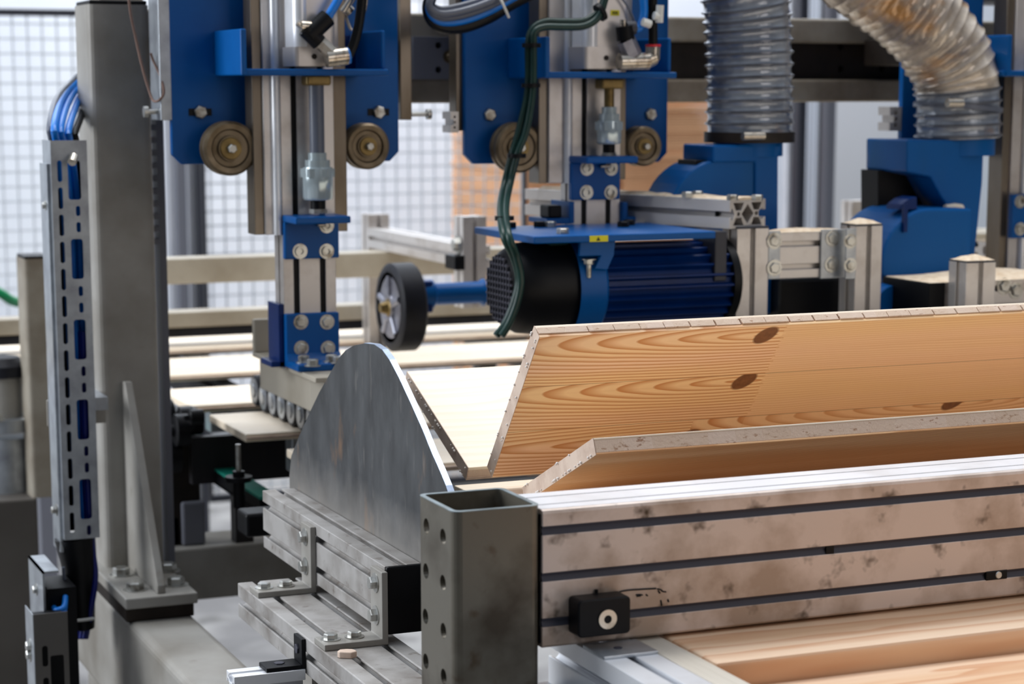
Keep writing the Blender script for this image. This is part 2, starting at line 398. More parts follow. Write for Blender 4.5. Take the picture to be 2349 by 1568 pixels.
# ------------------------------------------------------------------ rear rails of the conveyor
def xbeam(name, label, cat, x0, x1, Y, dep, z0, z1, m, bev=.003):
    return tag(MB().box(x0, x1, Y, Y+dep, z0, z1).build(name, m, bev=bev), label, cat)
r1t, r1b = P(620, 586, Y=4.0).z, P(620, 644, Y=4.0).z
xbeam('frame_rail', 'beige steel rail, the upper one crossing behind the first column and wheel', 'rail', .8, 3.2, 4.0, .06, r1b, r1t, 'beampaint')
r2t, r2b = P(500, 712, Y=4.2).z, P(500, 748, Y=4.2).z
xbeam('frame_rail', 'beige steel rail, the lower one just above the far boards', 'rail', -.2, 3.4, 4.2, .06, r2b, r2t, 'beampaint')
xbeam('rubber_strip', 'black rubber strip running under the lower beige rail', 'strip', -.2, 3.4, 4.205, .05, r2b-.02, r2b, 'rubber')
for x in (.86, 2.9):
    tag(MB().box(x, x+.06, 4.06, 4.14, 0, r1t).build('support_stand', 'beampaint', bev=.003), 'beige upright carrying the upper rear rail, %s' % ('near the tall grey post' if x < 1 else 'far right behind the saws'), 'leg')
# alu wheel frame
XA = P(845, 520, Y=4.12).x
pa = extrusion(XA, XA+.045, 4.12, 4.165, 1, 1, 'z', 0, P(855, 492, Y=4.12).z).build('support_post', 'alu')
tag(pa, 'short aluminium post standing behind the beige rail left of the wheel bracket', 'post')
XB = P(1062, 520, Y=3.52).x; zBt = P(1078, 497, Y=3.52).z; zBb = P(1080, 706, Y=3.52).z
wb = thing('wheel_bracket', 'aluminium bracket post and arm holding the rubber wheel drive', 'bracket', (XB, 3.52, zBb))
extrusion(XB, XB+.045, 3.52, 3.565, 1, 1, 'z', zBb, zBt).build('post', 'alu', wb)
extrusion(XA+.0, XA+.045, P(880, 566, Y=4.12).z, P(880, 566, Y=4.12).z+.04, 1, 1, 'y', 3.566, 4.12).build('arm', 'alu', wb)
MB().box(XB-.02, XB+.0, 3.51, 3.56, P(1060, 618, Y=3.52).z, P(1060, 585, Y=3.52).z).build('stop_block', 'black', wb, bev=.002)
bolt(wb, (XB-.002, 3.54, P(1060, 560, Y=3.54).z), (-1, 0, 0), .012, .01)
# wheel
Wc = P(892, 705, Y=3.42); WR = .076
wh = thing('tyred_wheel', 'black rubber tyred wheel with cast grey hub above the boards', 'wheel', Wc+Vector((0, 0, -WR)))
MB().lathe(Wc, (1, 0, 0), [(0, WR*.8), (.0, WR*.93), (.004, WR), (.041, WR), (.045, WR*.95), (.045, WR*.8), (.0, WR*.8)], 48, cap=False).build('tyre', 'rubber', wh)
hub_ = MB().lathe(Wc, (1, 0, 0), [(.002, WR*.8), (.002, WR*.70), (.012, WR*.68), (.012, WR*.34), (-.002, WR*.30), (-.002, .001)], 40).lathe(Wc, (1, 0, 0), [(.043, WR*.8), (.043, .001)], 40).build('hub', 'hubalu', wh)
for q in range(5):
    a = q*2*pi/5+.3; c = Wc+Vector((.002, cos(a)*WR*.5, sin(a)*WR*.5)); d = Vector((0, cos(a), sin(a)))
    MB().cyl(c-d*.016, c+d*.016, .006, 10).build('spoke', 'hubalu', hub_)
MB().lathe(Wc, (1, 0, 0), [(-.016, .001), (-.016, .008), (-.004, .012), (0, .02)], 20).build('axle_cap', 'brass', hub_)
gm = thing('gear_motor', 'small blue geared motor driving the rubber wheel', 'motor', Wc+Vector((.075, 0, -.02)))
mz = P(1000, 670, Y=3.45)
MB().lathe((Wc.x+.048, Wc.y, mz.z), (1, 0, 0), [(0, .01), (0, .024), (.03, .026), (.035, .019), (XB-Wc.x-.058, .019), (XB-Wc.x-.05, .024)], 20).build('motor_body', 'blue', gm)
MB().box(Wc.x+.05, Wc.x+.075, Wc.y-.02, Wc.y+.02, mz.z-.03, mz.z+.025).build('gearbox', 'bluedark', gm, bev=.004)

# ------------------------------------------------------------------ left: post, base, cable tray
PY = 3.1
px0, px1 = P(222, 650, Y=PY).x, P(361, 650, Y=PY).x
pzb = P(370, 1366, Y=PY-.205).z; pzt = P(270, 10, Y=PY).z
tp = thing('steel_post', 'tall grey painted square steel post with black cap at the left', 'post', ((px0+px1)/2, PY+.05, pzb-.02))
MB().prism(rrect(px0, PY, px1, PY+.105, .012), 'z', pzb, pzt).build('tube', 'steelpaint', tp)
MB().box(px0+.003, px1-.003, PY+.003, PY+.10, pzt, pzt+.006).build('cap', 'black', tp, bev=.002)
fY = PY-.205; bx0 = P(288, 1376, Y=fY).x; bx1 = P(454, 1357, Y=fY).x; zpl = P(370, 1366, Y=fY).z
pzb = zpl
MB().box(bx0, bx1, fY, PY+.13, zpl-.016, zpl).build('base_plate', 'steelpaint', tp, bev=.002)
MB().box(bx0+.002, bx1-.004, fY+.008, PY+.13, zpl-.036, zpl-.016).build('spacer_plate', 'darksteel', tp, bev=.002)
gx = P(352, 1300, Y=fY+.05).x
MB().prism([(PY+.0, zpl), (fY+.012, zpl), (fY+.012, zpl+.012), (PY-.018, P(297, 872, Y=PY).z), (PY, P(297, 872, Y=PY).z)], 'x', gx-.004, gx+.008).build('gusset', 'steelpaint', tp, bev=.0015)
for (x, y) in ((278, 1318), (310, 1352), (404, 1340), (386, 1308)):
    bolt(tp, P(x, y, Z=zpl), (0, 0, 1), .0125, .012)
# base beams
zb = zpl-.036
bb = MB().prism(rrect(bx0+.005, zb-.16, bx1-.002, zb, .012), 'y', .9, PY+.25).build('base_beam', 'steelpaint')
tag(bb, 'wide grey steel base beam running to the camera under the tall post', 'beam')
for (yy, w_) in ((1.0, 'near the camera'), (3.15, 'below the tall post')):
    tag(MB().box(bx0+.01, bx1-.01, yy, yy+.09, 0, zb-.16).build('beam_leg', 'steelpaint', bev=.003), 'grey square leg under the base beam, %s' % w_, 'leg')
cz1 = P(500, 1252, Y=3.3).z; cz0 = P(500, 1372, Y=3.3).z
cr = MB().box(bx1+.002, 2.4, 3.3, 3.42, cz0, cz1).build('cross_beam', 'steelpaint', bev=.004)
tag(cr, 'low grey cross beam behind the profiles, pale top and dark side', 'beam')
tag(MB().box(2.3, 2.38, 3.31, 3.41, 0, cz0).build('beam_leg', 'steelpaint', bev=.003), 'grey square leg holding the far end of the low cross beam', 'leg')
lx = P(400, 1180, Y=3.36)
dm = thing('drive_motor', 'grey boxy drive unit standing on the low cross beam', 'motor', (lx.x, 3.36, cz1))
b = bY(415, 1148, 468, 1232, 3.33, .06); MB().box(b[0], b[1], 3.32, 3.38, cz1, b[5]).build('body', 'fgrey', dm, bev=.004)
MB().box(b[0]-.05, b[0], 3.33, 3.37, cz1, cz1+.05).build('terminal_box', 'darksteel', dm, bev=.004)

# short post at far left + cabinet + gear motor
SY = 3.75
sx0, sx1 = P(64, 860, Y=SY).x, P(125, 860, Y=SY).x; szt = P(80, 594, Y=SY).z; szb = P(80, 1142, Y=SY).z
sp = thing('steel_post', 'short grey steel post half hidden left of the cable tray', 'post', ((sx0+sx1)/2, SY, szb))
MB().prism(rrect(sx0, SY, sx1, SY+.08, .008), 'z', szb, szt).build('tube', 'rustbeam', sp)
MB().box(sx0+.002, sx1-.002, SY+.002, SY+.078, szt, szt+.005).build('cap', 'black', sp)
cab = MB().box(P(-300, 1300, Y=SY).x, P(92, 1300, Y=SY).x, SY+.0, SY+.6, 0, szb-.0).build('machine_cabinet', 'cab', bev=.004)
tag(cab, 'dark grey steel machine cabinet at the lower left edge', 'cabinet')
gmz = P(20, 960, Y=SY+.1); gx_ = P(8, 900, Y=SY+.1).x
g2 = thing('bearing_unit', 'grey bearing unit with dark domed cap at the left edge', 'bearing', (gx_, SY+.1, szb))
MB().cyl((gx_, SY+.1, P(8, 955, Y=SY+.1).z), (gx_, SY+.1, P(8, 835, Y=SY+.1).z), .034, 24).build('housing', 'steelpaint', g2)
MB().lathe((gx_, SY+.1, P(8, 862, Y=SY+.1).z), (0, 0, 1), [(0, .042), (.02, .043), (.035, .03), (.04, .001)], 24).build('cap', 'rubber', g2)
MB().cyl((gx_, SY+.1, szb), (gx_, SY+.1, P(8, 1000, Y=SY+.1).z), .045, 24).cyl((gx_, SY+.1, P(8, 985, Y=SY+.1).z), (gx_, SY+.1, P(8, 955, Y=SY+.1).z), .055, 24).build('flange', 'zinc', g2)
bolt(g2, (gx_+.035, SY+.06, P(8, 955, Y=SY+.1).z), (0, 0, 1), .009, .012); bolt(g2, (gx_-.02, SY+.055, P(8, 955, Y=SY+.1).z), (0, 0, 1), .009, .012)
gh = MB().tube([P(-60, 640, Y=5.2), P(0, 672, Y=5.2), P(34, 692, Y=5.25), P(90, 700, Y=5.4)], .012).build('garden_hose', 'gbright')
tag(gh, 'bright green hose hanging blurred at the left edge', 'hose')
hk = MB().box(P(-60, 640, Y=5.2).x-.02, P(-60, 640, Y=5.2).x+.02, 5.18, 5.24, 0, P(-60, 640, Y=5.2).z).box(P(90, 700, Y=5.4).x-.02, P(90, 700, Y=5.4).x+.02, 5.38, 5.44, 0, P(90, 700, Y=5.4).z).build('hose_stand', 'fgrey')
tag(hk, 'grey stand with two uprights carrying the green hose', 'stand')

# cable tray
TY = 2.98
tx0, tx1 = P(123, 540, Y=TY).x, P(206, 540, Y=TY).x; tzt = P(150, 322, Y=TY).z; tzb = P(180, 1236, Y=TY).z
tr = thing('cable_tray', 'perforated galvanised cable tray on the tall grey post', 'cable tray', ((tx0+tx1)/2, TY+.03, tzb))
W = tx1-tx0; holes = []
def zpx(y): return P(170, y, Y=TY).z
for y in range(372, 1220, 62): holes.append(slotp(tx0+W*.23, zpx(y+20), W*.13, .030))
for y in (455+70, 640-105, ): pass
for y in (548, 733, 917, 1100): holes.append(rrect(tx0+W*.47, zpx(y+92), tx0+W*.80, zpx(y), .004))
holes.append(rrect(tx0+W*.45, zpx(458), tx0+W*.80, zpx(368), .004))
for y in (484, 521, 668, 706, 852, 890, 1036, 1074, 1218): holes.append(slotp(tx0+W*.70, zpx(y), W*.12, .0145))
MB().plate([(tx0, tzb), (tx1, tzb), (tx1, tzt), (tx0, tzt)], holes, .0015, lambda a, b_, c: (a, TY+c, b_)).build('perforated_face', 'zinc', tr)
MB().box(tx0, tx0+.0015, TY+.0015, TY+.062, tzb, tzt-.0).build('side_wall', 'zinc', tr)
MB().box(tx1-.0015, tx1, TY+.0015, TY+.062, tzb, tzt-.03).build('side_wall', 'zinc', tr)
MB().box(tx0-.004, tx0-.0, TY+.012, TY+.066, tzb-.02, zpx(376)).build('side_cover', 'zinc', tr)
MB().box(tx0+.0015, px0+.004, TY+.105, TY+.112, zpx(1000), zpx(940)).build('mount_clip', 'steelpaint', tr)
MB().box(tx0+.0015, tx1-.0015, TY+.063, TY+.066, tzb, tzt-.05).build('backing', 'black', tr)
MB().box(px0-.02, px0-.0, TY+.066, PY+.06, zpx(960), zpx(930)).build('mount_clip', 'zinc', tr)
bolt(tr, (tx0-.004, TY+.03, zpx(472)), (-1, 0, 0), .005, .005); bolt(tr, (tx0-.004, TY+.03, zpx(1175)), (-1, 0, 0), .006, .008)
MB().tube([(tx0+W*.62, TY-.004, zpx(358)), (tx0+W*.52, TY-.014, zpx(372))], .006).build('hose_end', 'nickel', tr)
# cables through the tray
def cable(label, pts, r, m, cat='cable', name='cable', group=None, n=10):
    return tag(MB().tube(pts, r, n).build(name, m), label, cat, group)
cols = [('cblue', 'outermost'), ('cblue', 'second'), ('cblue', 'third'), ('cgrey', 'grey one among them'), ('blacksoft', 'black one innermost')]
offs = [(0, 0), (14, 10), (30, 26), (-9, -4), (44, 44)]
for i, ((m, w_), (ox, oy)) in enumerate(zip(cols, offs)):
    yy = TY+.02+.008*i
    pts = [P(215+ox*.2, 150+oy, Y=PY+.16), P(172+ox*.5, 190+oy, Y=PY+.13), P(140+ox, 232+oy*.9, Y=PY+.03), P(125+ox*1.05, 290+oy*.4, Y=yy), P(130+ox, 330, Y=yy),
           P(148+ox*1.0, 480, Y=yy), P(157+ox, 700, Y=yy), P(166+ox, 900, Y=yy), P(178+ox, 1200, Y=yy)]
    if m != 'cblue': pts = pts[:5]+[P(140+ox*.6+10, 480, Y=yy), P(165+ox*.4, 900, Y=yy), P(180+ox*.3, 1200, Y=yy)]
    cable('%s cable arching from behind the post into the tray, %s' % ({'cblue': 'blue', 'cgrey': 'dull', 'blacksoft': 'dark'}[m], w_), pts, .0052, m)
for i in range(3):
    yy = TY+.016+.008*i
    cable('navy cable hanging from the tray bottom, %s' % ['rightmost of three', 'middle of three', 'leftmost of three'][i],
          [P(192-i*6, 760, Y=yy), P(197-i*6, 1000, Y=yy), P(210-i*7, 1238, Y=yy), P(218-i*7, 1320, Y=yy), P(207-i*8, 1400, Y=yy), P(196-i*8, 1462, Y=yy+.01)], .005, 'cnavy')
sl = MB().tube([P(172, 1230, Y=TY+.03), P(182, 1300, Y=TY+.03), P(186, 1370, Y=TY+.03), P(192, 1440, Y=TY+.03)], lambda t: .030-.014*t, 16).build('cable_sleeve', 'blacksoft')
tag(sl, 'black cable sleeve tapering below the perforated tray', 'sleeve')
tie = MB().tube([P(142, 1370, Y=TY), P(155, 1405, Y=TY-.01), P(168, 1422, Y=TY-.015), P(215, 1418, Y=TY)], .0022, 8).build('cable_tie', 'white')
tag(tie, 'white cable tie around the sleeve below the tray', 'cable tie')
# junction channel lower left
JY = 2.9
jb = thing('junction_channel', 'galvanised channel end with bolts at the lower left corner', 'channel', P(120, 1568, Y=JY))
b = bY(100, 1310, 118, 1470, JY, .1)
MB().box(b[0], b[0]+.003, JY, JY+.11, b[4]-.3, b[5]).box(b[0], b[1]+.012, JY, JY+.11, b[5]-.003, b[5]).build('channel', 'zinc', jb)
MB().box(b[0]+.01, b[0]+.05, JY+.02, JY+.1, b[4]-.3, b[5]-.03).build('dark_insert', 'black', jb)
bolt(jb, (b[0], JY+.05, P(97, 1350, Y=JY+.05).z), (-1, 0, 0), .006, .006); bolt(jb, (b[0], JY+.05, P(97, 1420, Y=JY+.05).z), (-1, 0, 0), .006, .006)
b2 = bY(82, 1405, 160, 1700, JY-.06, .05)
hl = [slotp(b2[0]+(b2[1]-b2[0])*.3, b2[5]-.06-k_*.045, .008, .03) for k_ in range(4)]+[rrect(b2[0]+(b2[1]-b2[0])*.45, b2[5]-.13-k_*.1, b2[0]+(b2[1]-b2[0])*.85, b2[5]-.06-k_*.1, .003) for k_ in range(2)]
jt = thing('cable_tray', 'lower perforated cable tray in the bottom left corner', 'cable tray', ((b2[0]+b2[1])/2, JY-.04, b2[4]))
MB().plate([(b2[0], b2[4]), (b2[1], b2[4]), (b2[1], b2[5]), (b2[0], b2[5])], hl, .0015, lambda a, b_, c: (a, JY-.06+c, b_)).build('perforated_face', 'cab', jt)
MB().box(b2[0]-.001, b2[0], JY-.06, JY-.0, b2[4], b2[5]).build('side_wall', 'zinc', jt)
MB().box(b2[0], b2[1], JY-.02, JY-.005, 0, b2[5]-.01).build('backing', 'black', jt)
bolt(jt, (b2[0]-.001, JY-.03, P(70, 1480, Y=JY-.03).z), (-1, 0, 0), .007, .006); bolt(jt, (b2[0]-.001, JY-.03, P(74, 1500, Y=JY-.03).z), (-1, 0, 0), .007, .006)
for i in range(2):
    cable('light blue cable curling out of the lower left channel, %s' % ['upper loop', 'lower loop'][i], [P(150, 1368+i*6, Y=JY+.02), P(146, 1392+i*10, Y=JY), P(128, 1398+i*14, Y=JY-.0), P(122, 1388+i*24, Y=JY+.04)], .004, 'cblue')
cable('clear thin hose beside the black sleeve', [P(145, 1300, Y=TY-.01), P(150, 1350, Y=TY-.01), P(160, 1400, Y=TY-.01)], .0025, 'cgrey')
# rusty wire
rw = MB().tube([P(292, -60, Y=3.0), P(298, 20, Y=3.0), P(312, 90, Y=3.0), P(328, 160, Y=2.99), P(343, 210, Y=2.98), P(352, 231, Y=2.97), P(366, 229, Y=2.96), P(376, 210, Y=2.96), P(368, 175, Y=2.97), P(352, 140, Y=2.98), P(346, 122, Y=2.98)], .0018, 8).build('hanging_wire', 'wirem')
tag(rw, 'thin rusty wire with hooked end hanging before the tall post', 'wire')

# ------------------------------------------------------------------ rear cross beam carrying the carriages
BY = 3.22
def bz(y, x=1800, Y=BY): return P(x, y, Y=Y).z
xr = thing('gantry_beam', 'long stained steel channel beam crossing behind the blue carriages', 'beam', (1.6, BY+.06, bz(234)))
MB().box(.70, 3.4, BY, BY+.12, bz(98), bz(42)).build('top_flange', 'rustbeam', xr, bev=.004)
MB().box(.70, 3.4, BY, BY+.12, bz(234), bz(182)).build('bottom_flange', 'rustbeam', xr, bev=.004)
hb = [circ(P(x, y, Y=BY+.03).x, P(x, y, Y=BY+.03).z, .006, 12) for x in (1928, 2022) for y in (107, 158)]
MB().plate([(.7, bz(182)), (3.4, bz(182)), (3.4, bz(98)), (.7, bz(98))], hb, .008, lambda a, b_, c: (a, BY+.03+c, b_)).build('web', 'darksteel', xr)
MB().box(.7, 3.4, BY+.042, BY+.05, bz(182), bz(98)).build('hole_shade', 'darksteel', xr)  # added dark sheet that puts shade behind the web holes
b = bY(948, 84, 1045, 182, BY-.012, .01)
hh = [circ(P(1006, y, Y=BY-.012).x, P(1006, y, Y=BY-.012).z, .0055, 12) for y in (104, 160)]
MB().plate([(b[0], b[4]), (b[1], b[4]), (b[1], b[5]), (b[0], b[5])], hh, .012, lambda a, b_, c: (a, BY-.012+c, b_)).build('slide_block', 'fgrey', xr, bev=.001)
bolt(xr, P(1030, 130, Y=BY-.012), (0, -1, 0), .007, .012, 'wheelm')
for x in (.70, 3.2):
    tag(MB().box(x, x+.07, BY+.125, BY+.2, 0, bz(-300)).build('gantry_leg', 'rustbeam', bev=.003), 'grey upright of the gantry beam, %s' % ('far left behind the tall grey post' if x < 1 else 'far right'), 'post')

# ------------------------------------------------------------------ carriages and columns
CYF = 2.9   # column front plane
PLY = 2.965  # plate front plane
TOPZ = P(1200, -260, Y=CYF).z
def carriage(plates, wheels, bolts, bar, which, extra_right=None, stub=None, cover=None):
    t = thing('roller_carriage', 'blue plate carriage with guide rollers, %s' % which, 'carriage', P((plates[0][0]+plates[-1][1])/2, 370, Y=PLY))
    for (x0, x1, yb, cl, cr_) in plates:
        X0, X1 = P(x0, 200, Y=PLY).x, P(x1, 200, Y=PLY).x; zb_ = P((x0+x1)/2, yb, Y=PLY).z; c = .014
        pl = [(X0, TOPZ)]+([(X0, zb_+c), (X0+c, zb_)] if cl else [(X0, zb_)])+([(X1-c, zb_), (X1, zb_+c)] if cr_ else [(X1, zb_)])+[(X1, TOPZ)]
        MB().prism(pl, 'y', PLY, PLY+.012).build('blue_plate', 'blue', t, bev=.0015)
    # yoke joining the plates and reaching the beam
    X0, X1 = P(plates[0][0]+40, 200, Y=PLY).x, P(plates[-1][1]-30, 200, Y=PLY).x
    MB().box(X0, X1, PLY+.012, BY-.012, P(800, -120, Y=PLY).z, P(800, -30, Y=PLY).z).build('yoke', 'bluedark', t, bev=.003)
    MB().box(X0+.05, X1-.05, PLY+.012, BY-.0, bz(150), bz(90)).build('slide', 'darksteel', t, bev=.002)
    for (x, y, r, bx_) in wheels:
        c = P(x, y, Y=CYF+.03); R = r/ (F/ (c.y/(cos(PS)*1.0)) )
        R = r*(Vector((c.x, c.y, 0)).length)/F
        ro = MB().lathe(c+Vector((0, -.013, 0)), (0, 1, 0), [(0, R*.2), (0, R*.46), (.0045, R*.48), (.0045, R*.66), (.001, R*.72), (0, R*.9), (.003, R), (.012, R), (.015, R*.88), (.018, R*.88), (.021, R), (.027, R), (.03, R*.9), (.034, R*.4), (.048, R*.4)], 48); ro = ro.build('roller', 'wheelm', t)
        MB().lathe(c+Vector((0, -.016, 0)), (0, 1, 0), [(0, R*.15), (0, R*.38), (.004, R*.42)], 32).build('roller_hub', 'brass', ro)
        bolt(ro, c+Vector((0, -.017, 0)), (0, -1, 0), R*.17, .008, 'bolt', name='axle_bolt', washer=False)
    for (x, y, sl_) in bolts:
        p = P(x, y, Y=PLY)
        if sl_: MB().prism([(p.x-.0165+q[1]*0+q[0], q[1]+p.z) for q in [(0, -.005), (.033, -.005), (.033, .005), (0, .005)]], 'y', PLY-.0012, PLY).build('adjust_slot', 'black', t)
        bolt(t, p+Vector((0, -.001, 0)), (0, -1, 0), .0095, .006, washer=False)
    # bar bracket
    (x0, x1, y, lf, rf, fyt) = bar; z = P((x0+x1)/2, y, Y=CYF-.07).z
    X0, X1 = P(x0, y, Y=CYF-.07).x, P(x1, y, Y=CYF-.07).x
    br = MB().box(X0, X1, CYF-.07, PLY, z-.009, z).build('cross_bracket', 'blue', t, bev=.002)
    XL = P(lf, y-40, Y=CYF-.075).x; XR = P(rf, y-40, Y=CYF-.06).x; zt = P(lf, fyt, Y=CYF-.07).z
    MB().box(XL-.008, XL, CYF-.075, PLY, z-.009, zt).build('bracket_flange', 'blue', t, bev=.002)
    MB().box(XR-.006, XR, CYF-.06, PLY, z, zt).build('bracket_flange', 'blue', t, bev=.002)
    MB().box(XR-.04, XR-.006, PLY-.012, PLY, z, zt-.004).build('bracket_back', 'bluedark', t, bev=.001)
    return t
def column(x0l, x1l, rail_l, rail_r, ybot, which, rail_bot=538, prof_bot=None):
    X0, X1 = P(x0l, 640, Y=CYF).x, P(x1l, 640, Y=CYF).x
    zb_ = P((x0l+x1l)/2, ybot, Y=CYF).z
    t = thing('lift_column', 'aluminium profile column with oily guide rails, %s' % which, 'column', ((X0+X1)/2, CYF+.02, zb_))
    extrusion(X0, X1, CYF, CYF+.042, 2, 1, 'z', zb_, TOPZ).build('profile', 'alu', t, bev=.0008)
    # black hoses in the slots
    for k_ in (1, 3):
        xx = X0+(X1-X0)*k_/4
        MB().box(xx-.0035, xx+.0035, CYF+.004, CYF+.009, zb_, TOPZ).build('slot_insert', 'black', t)
    (a0, a1) = rail_l; zr = P(a0, rail_bot, Y=CYF+.02).z
    xl0, xl1 = P(a0, 400, Y=CYF+.015).x, X0
    MB().box(xl0, xl0+.014, CYF+.012, CYF+.05, zr, TOPZ).build('guide_rail', 'brownrail', t, bev=.001)
    MB().box(xl0+.014, xl1, CYF+.006, CYF+.05, zr, TOPZ).build('guide_rail_body', 'alu', t, bev=.001)
    MB().cyl((xl1-.006, CYF+.002, zr+.0), (xl1-.006, CYF+.002, TOPZ), .006, 12).build('guide_rod', 'alutop', t)
    xr1 = P(rail_r, 400, Y=CYF+.03).x; zr2 = P(rail_r, rail_bot-10, Y=CYF+.03).z
    if xr1 > X1+.002: MB().box(X1, xr1, CYF+.012, CYF+.05, zr2, TOPZ).build('guide_rail', 'brownrail', t, bev=.001)
    return t, X0, X1, zb_
carriage([(391, 590, 376, 1, 0), (782, 914, 370, 0, 1)], [(524, 340, 61, 0), (838, 335, 52, 0)], [(459, 257, 1), (868, 257, 1)], (560, 892, 158, 566, 884, 66), 'left of the two full ones')
carriage([(1066, 1240, 375, 1, 0), (1420, 1532, 372, 0, 1)], [(1184, 338, 57, 0), (1470, 335, 45, 0)], [(1122, 263, 0), (1491, 262, 0)], (1250, 1553, 165, 1262, 1540, 84), 'in the middle above the motor')
carriage([(2071, 2250, 360, 1, 0), (2420, 2550, 360, 0, 1)], [(2480, 335, 50, 0)], [], (2300, 2560, 162, 2322, 2545, 80), 'at the right edge behind the wrapped hose')
c1, c1x0, c1x1, c1z = column(650, 771, (581, 628), 787, 845, 'left one with cream lift head over the boards')
c2, c2x0, c2x1, c2z = column(1311, 1421, (1234, 1280), 1423, 520, 'middle one above the blue motor', 420)
c3, c3x0, c3x1, c3z = column(2350, 2460, (2295, 2330), 2470, 560, 'at the right edge of the view', 700)
# side guide bars next to the plates
def gbar(x0, x1, yb, Y, dep, m, label):
    b = bY(x0, 0, x1, yb, Y, dep)
    return tag(MB().box(b[0], b[1], Y, Y+dep, P((x0+x1)/2, yb, Y=Y).z, TOPZ).build('guide_bar', m, bev=.001), label, 'bar')
gbar(366, 392, 276, PLY-.0, .06, 'zinc', 'pale metal guide bar between tall post and first blue plate')
gbar(918, 944, 275, PLY+.012, .03, 'brownrail', 'pale guide bar on the right of the first blue plate')
gbar(1046, 1063, 300, PLY+.012, .03, 'brownrail', 'brownish guide bar on the left of the middle blue plate')
def setscrew(px, py, Y, d, label):
    p = P(px, py, Y=Y); t = MB().cyl(p, p+Vector((d, 0, 0)), .0035, 10).lathe(p+Vector((d, 0, 0)), (1 if d > 0 else -1, 0, 0), [(0, .008), (.006, .008)], 12)
    return tag(t.build('set_screw', 'bolt'), label, 'screw')
setscrew(944, 262, PLY+.03, .024, 'set screw pointing right from the first carriage bar'); setscrew(368, 256, PLY+.02, -.018, 'set screw pointing left beside the tall post')
def stub(px0, px1, y0, y1, Y, label):
    b = bY(px0, y0, px1, y1, Y, .2); w = b[1]-b[0]; h = b[5]-b[4]
    x0, x1, z0, z1 = b[0], b[1], b[4], b[5]
    hl_ = [circ((x0+x1)/2, z0+h*k_, w*.16, 10) for k_ in (.25, .5, .75)]
    t = MB().plate([(x0, z0), (x1, z0), (x1, z1), (x0, z1), (x0, z0+h*.65), (x0+w*.35, z0+h*.65), (x0+w*.35, z0+h*.35), (x0, z0+h*.35)], hl_, .035, lambda a, b_, c: (a, Y+c, b_)).build('profile_stub', 'alu')
    return tag(t, label, 'profile')
stub(1034, 1052, 256, 304, PLY+.0, 'small notched profile end left of the middle blue plate'); stub(2041, 2068, 245, 300, PLY+.0, 'small notched profile end left of wrapped hose collar')
# rack strip behind tall post
rk = MB(); b = bY(368, 272, 378, 560, 3.16, .02); rk.box(b[0]-.004, b[1], 3.16, 3.2, b[4], b[5]+.05)
z = b[4]
while z < b[5]: rk.box(b[0]-.012, b[0]-.004, 3.16, 3.19, z, z+.008); z += .019
rk.box(b[0]-.004, b[1], 3.16, 3.2, P(373, 560, Y=3.16).z-.5, b[4])
tag(rk.build('toothed_rack', 'fgrey'), 'dark toothed rack strip along the right side of the tall post', 'rack')

# ------------------------------------------------------------------ cylinders
def cylinder(x0, x1, ybot, which):
    Yc = CYF-.062; X0, X1 = P(x0, 80, Y=Yc).x, P(x1, 80, Y=Yc).x; zb_ = P((x0+x1)/2, ybot, Y=Yc).z
    t = thing('pneumatic_cylinder', 'pale aluminium pneumatic cylinder standing on the blue bracket, %s' % which, 'cylinder', ((X0+X1)/2, Yc+.03, zb_))
    w = X1-X0; zj = P(x0, 107, Y=Yc).z
    MB().prism(rrect(X0+w*.13, Yc, X1-w*.10, Yc+.055, .008), 'z', zj, TOPZ).build('barrel', 'alu', t)
    MB().cyl((X0+w*.18, Yc+.008, zj), (X0+w*.18, Yc+.008, TOPZ), .011, 16).build('tie_rod_rib', 'alutop', t)
    MB().box(X1-w*.12, X1, Yc+.012, Yc+.05, zj, TOPZ).build('side_rail', 'alu', t, bev=.001)
    MB().box(X0+w*.05, X0+w*.13, Yc+.015, Yc+.05, zj, TOPZ).build('side_rail', 'alutop', t, bev=.001)
    MB().prism(rrect(X0, Yc-.003, X1, Yc+.058, .007), 'z', zb_, zj).build('end_cap', 'alu', t)
    bolt(t, (X0+w*.42, Yc-.003, (zb_+zj)/2), (0, -1, 0), .004, .002, 'darksteel', washer=False, name='port_plug')
    return t, X0, X1, Yc, zb_
pc1 = cylinder(672, 782, 152, 'left one'); pc2 = cylinder(1338, 1458, 158, 'middle one')
# yellow sticker on cylinder 2
b = bY(1401, 23, 1421, 36, pc2[3]-.0008, .0008); st_ = MB().box(*b).build('warning_sticker', 'yellow', pc2[0])
for k_ in range(3):
    w = b[1]-b[0]; MB().box(b[0]+w*(.2+.22*k_), b[0]+w*(.34+.22*k_), pc2[3]-.0012, pc2[3]-.0008, b[4]+.002, b[5]-.002).build('printed_mark', 'ink', st_)

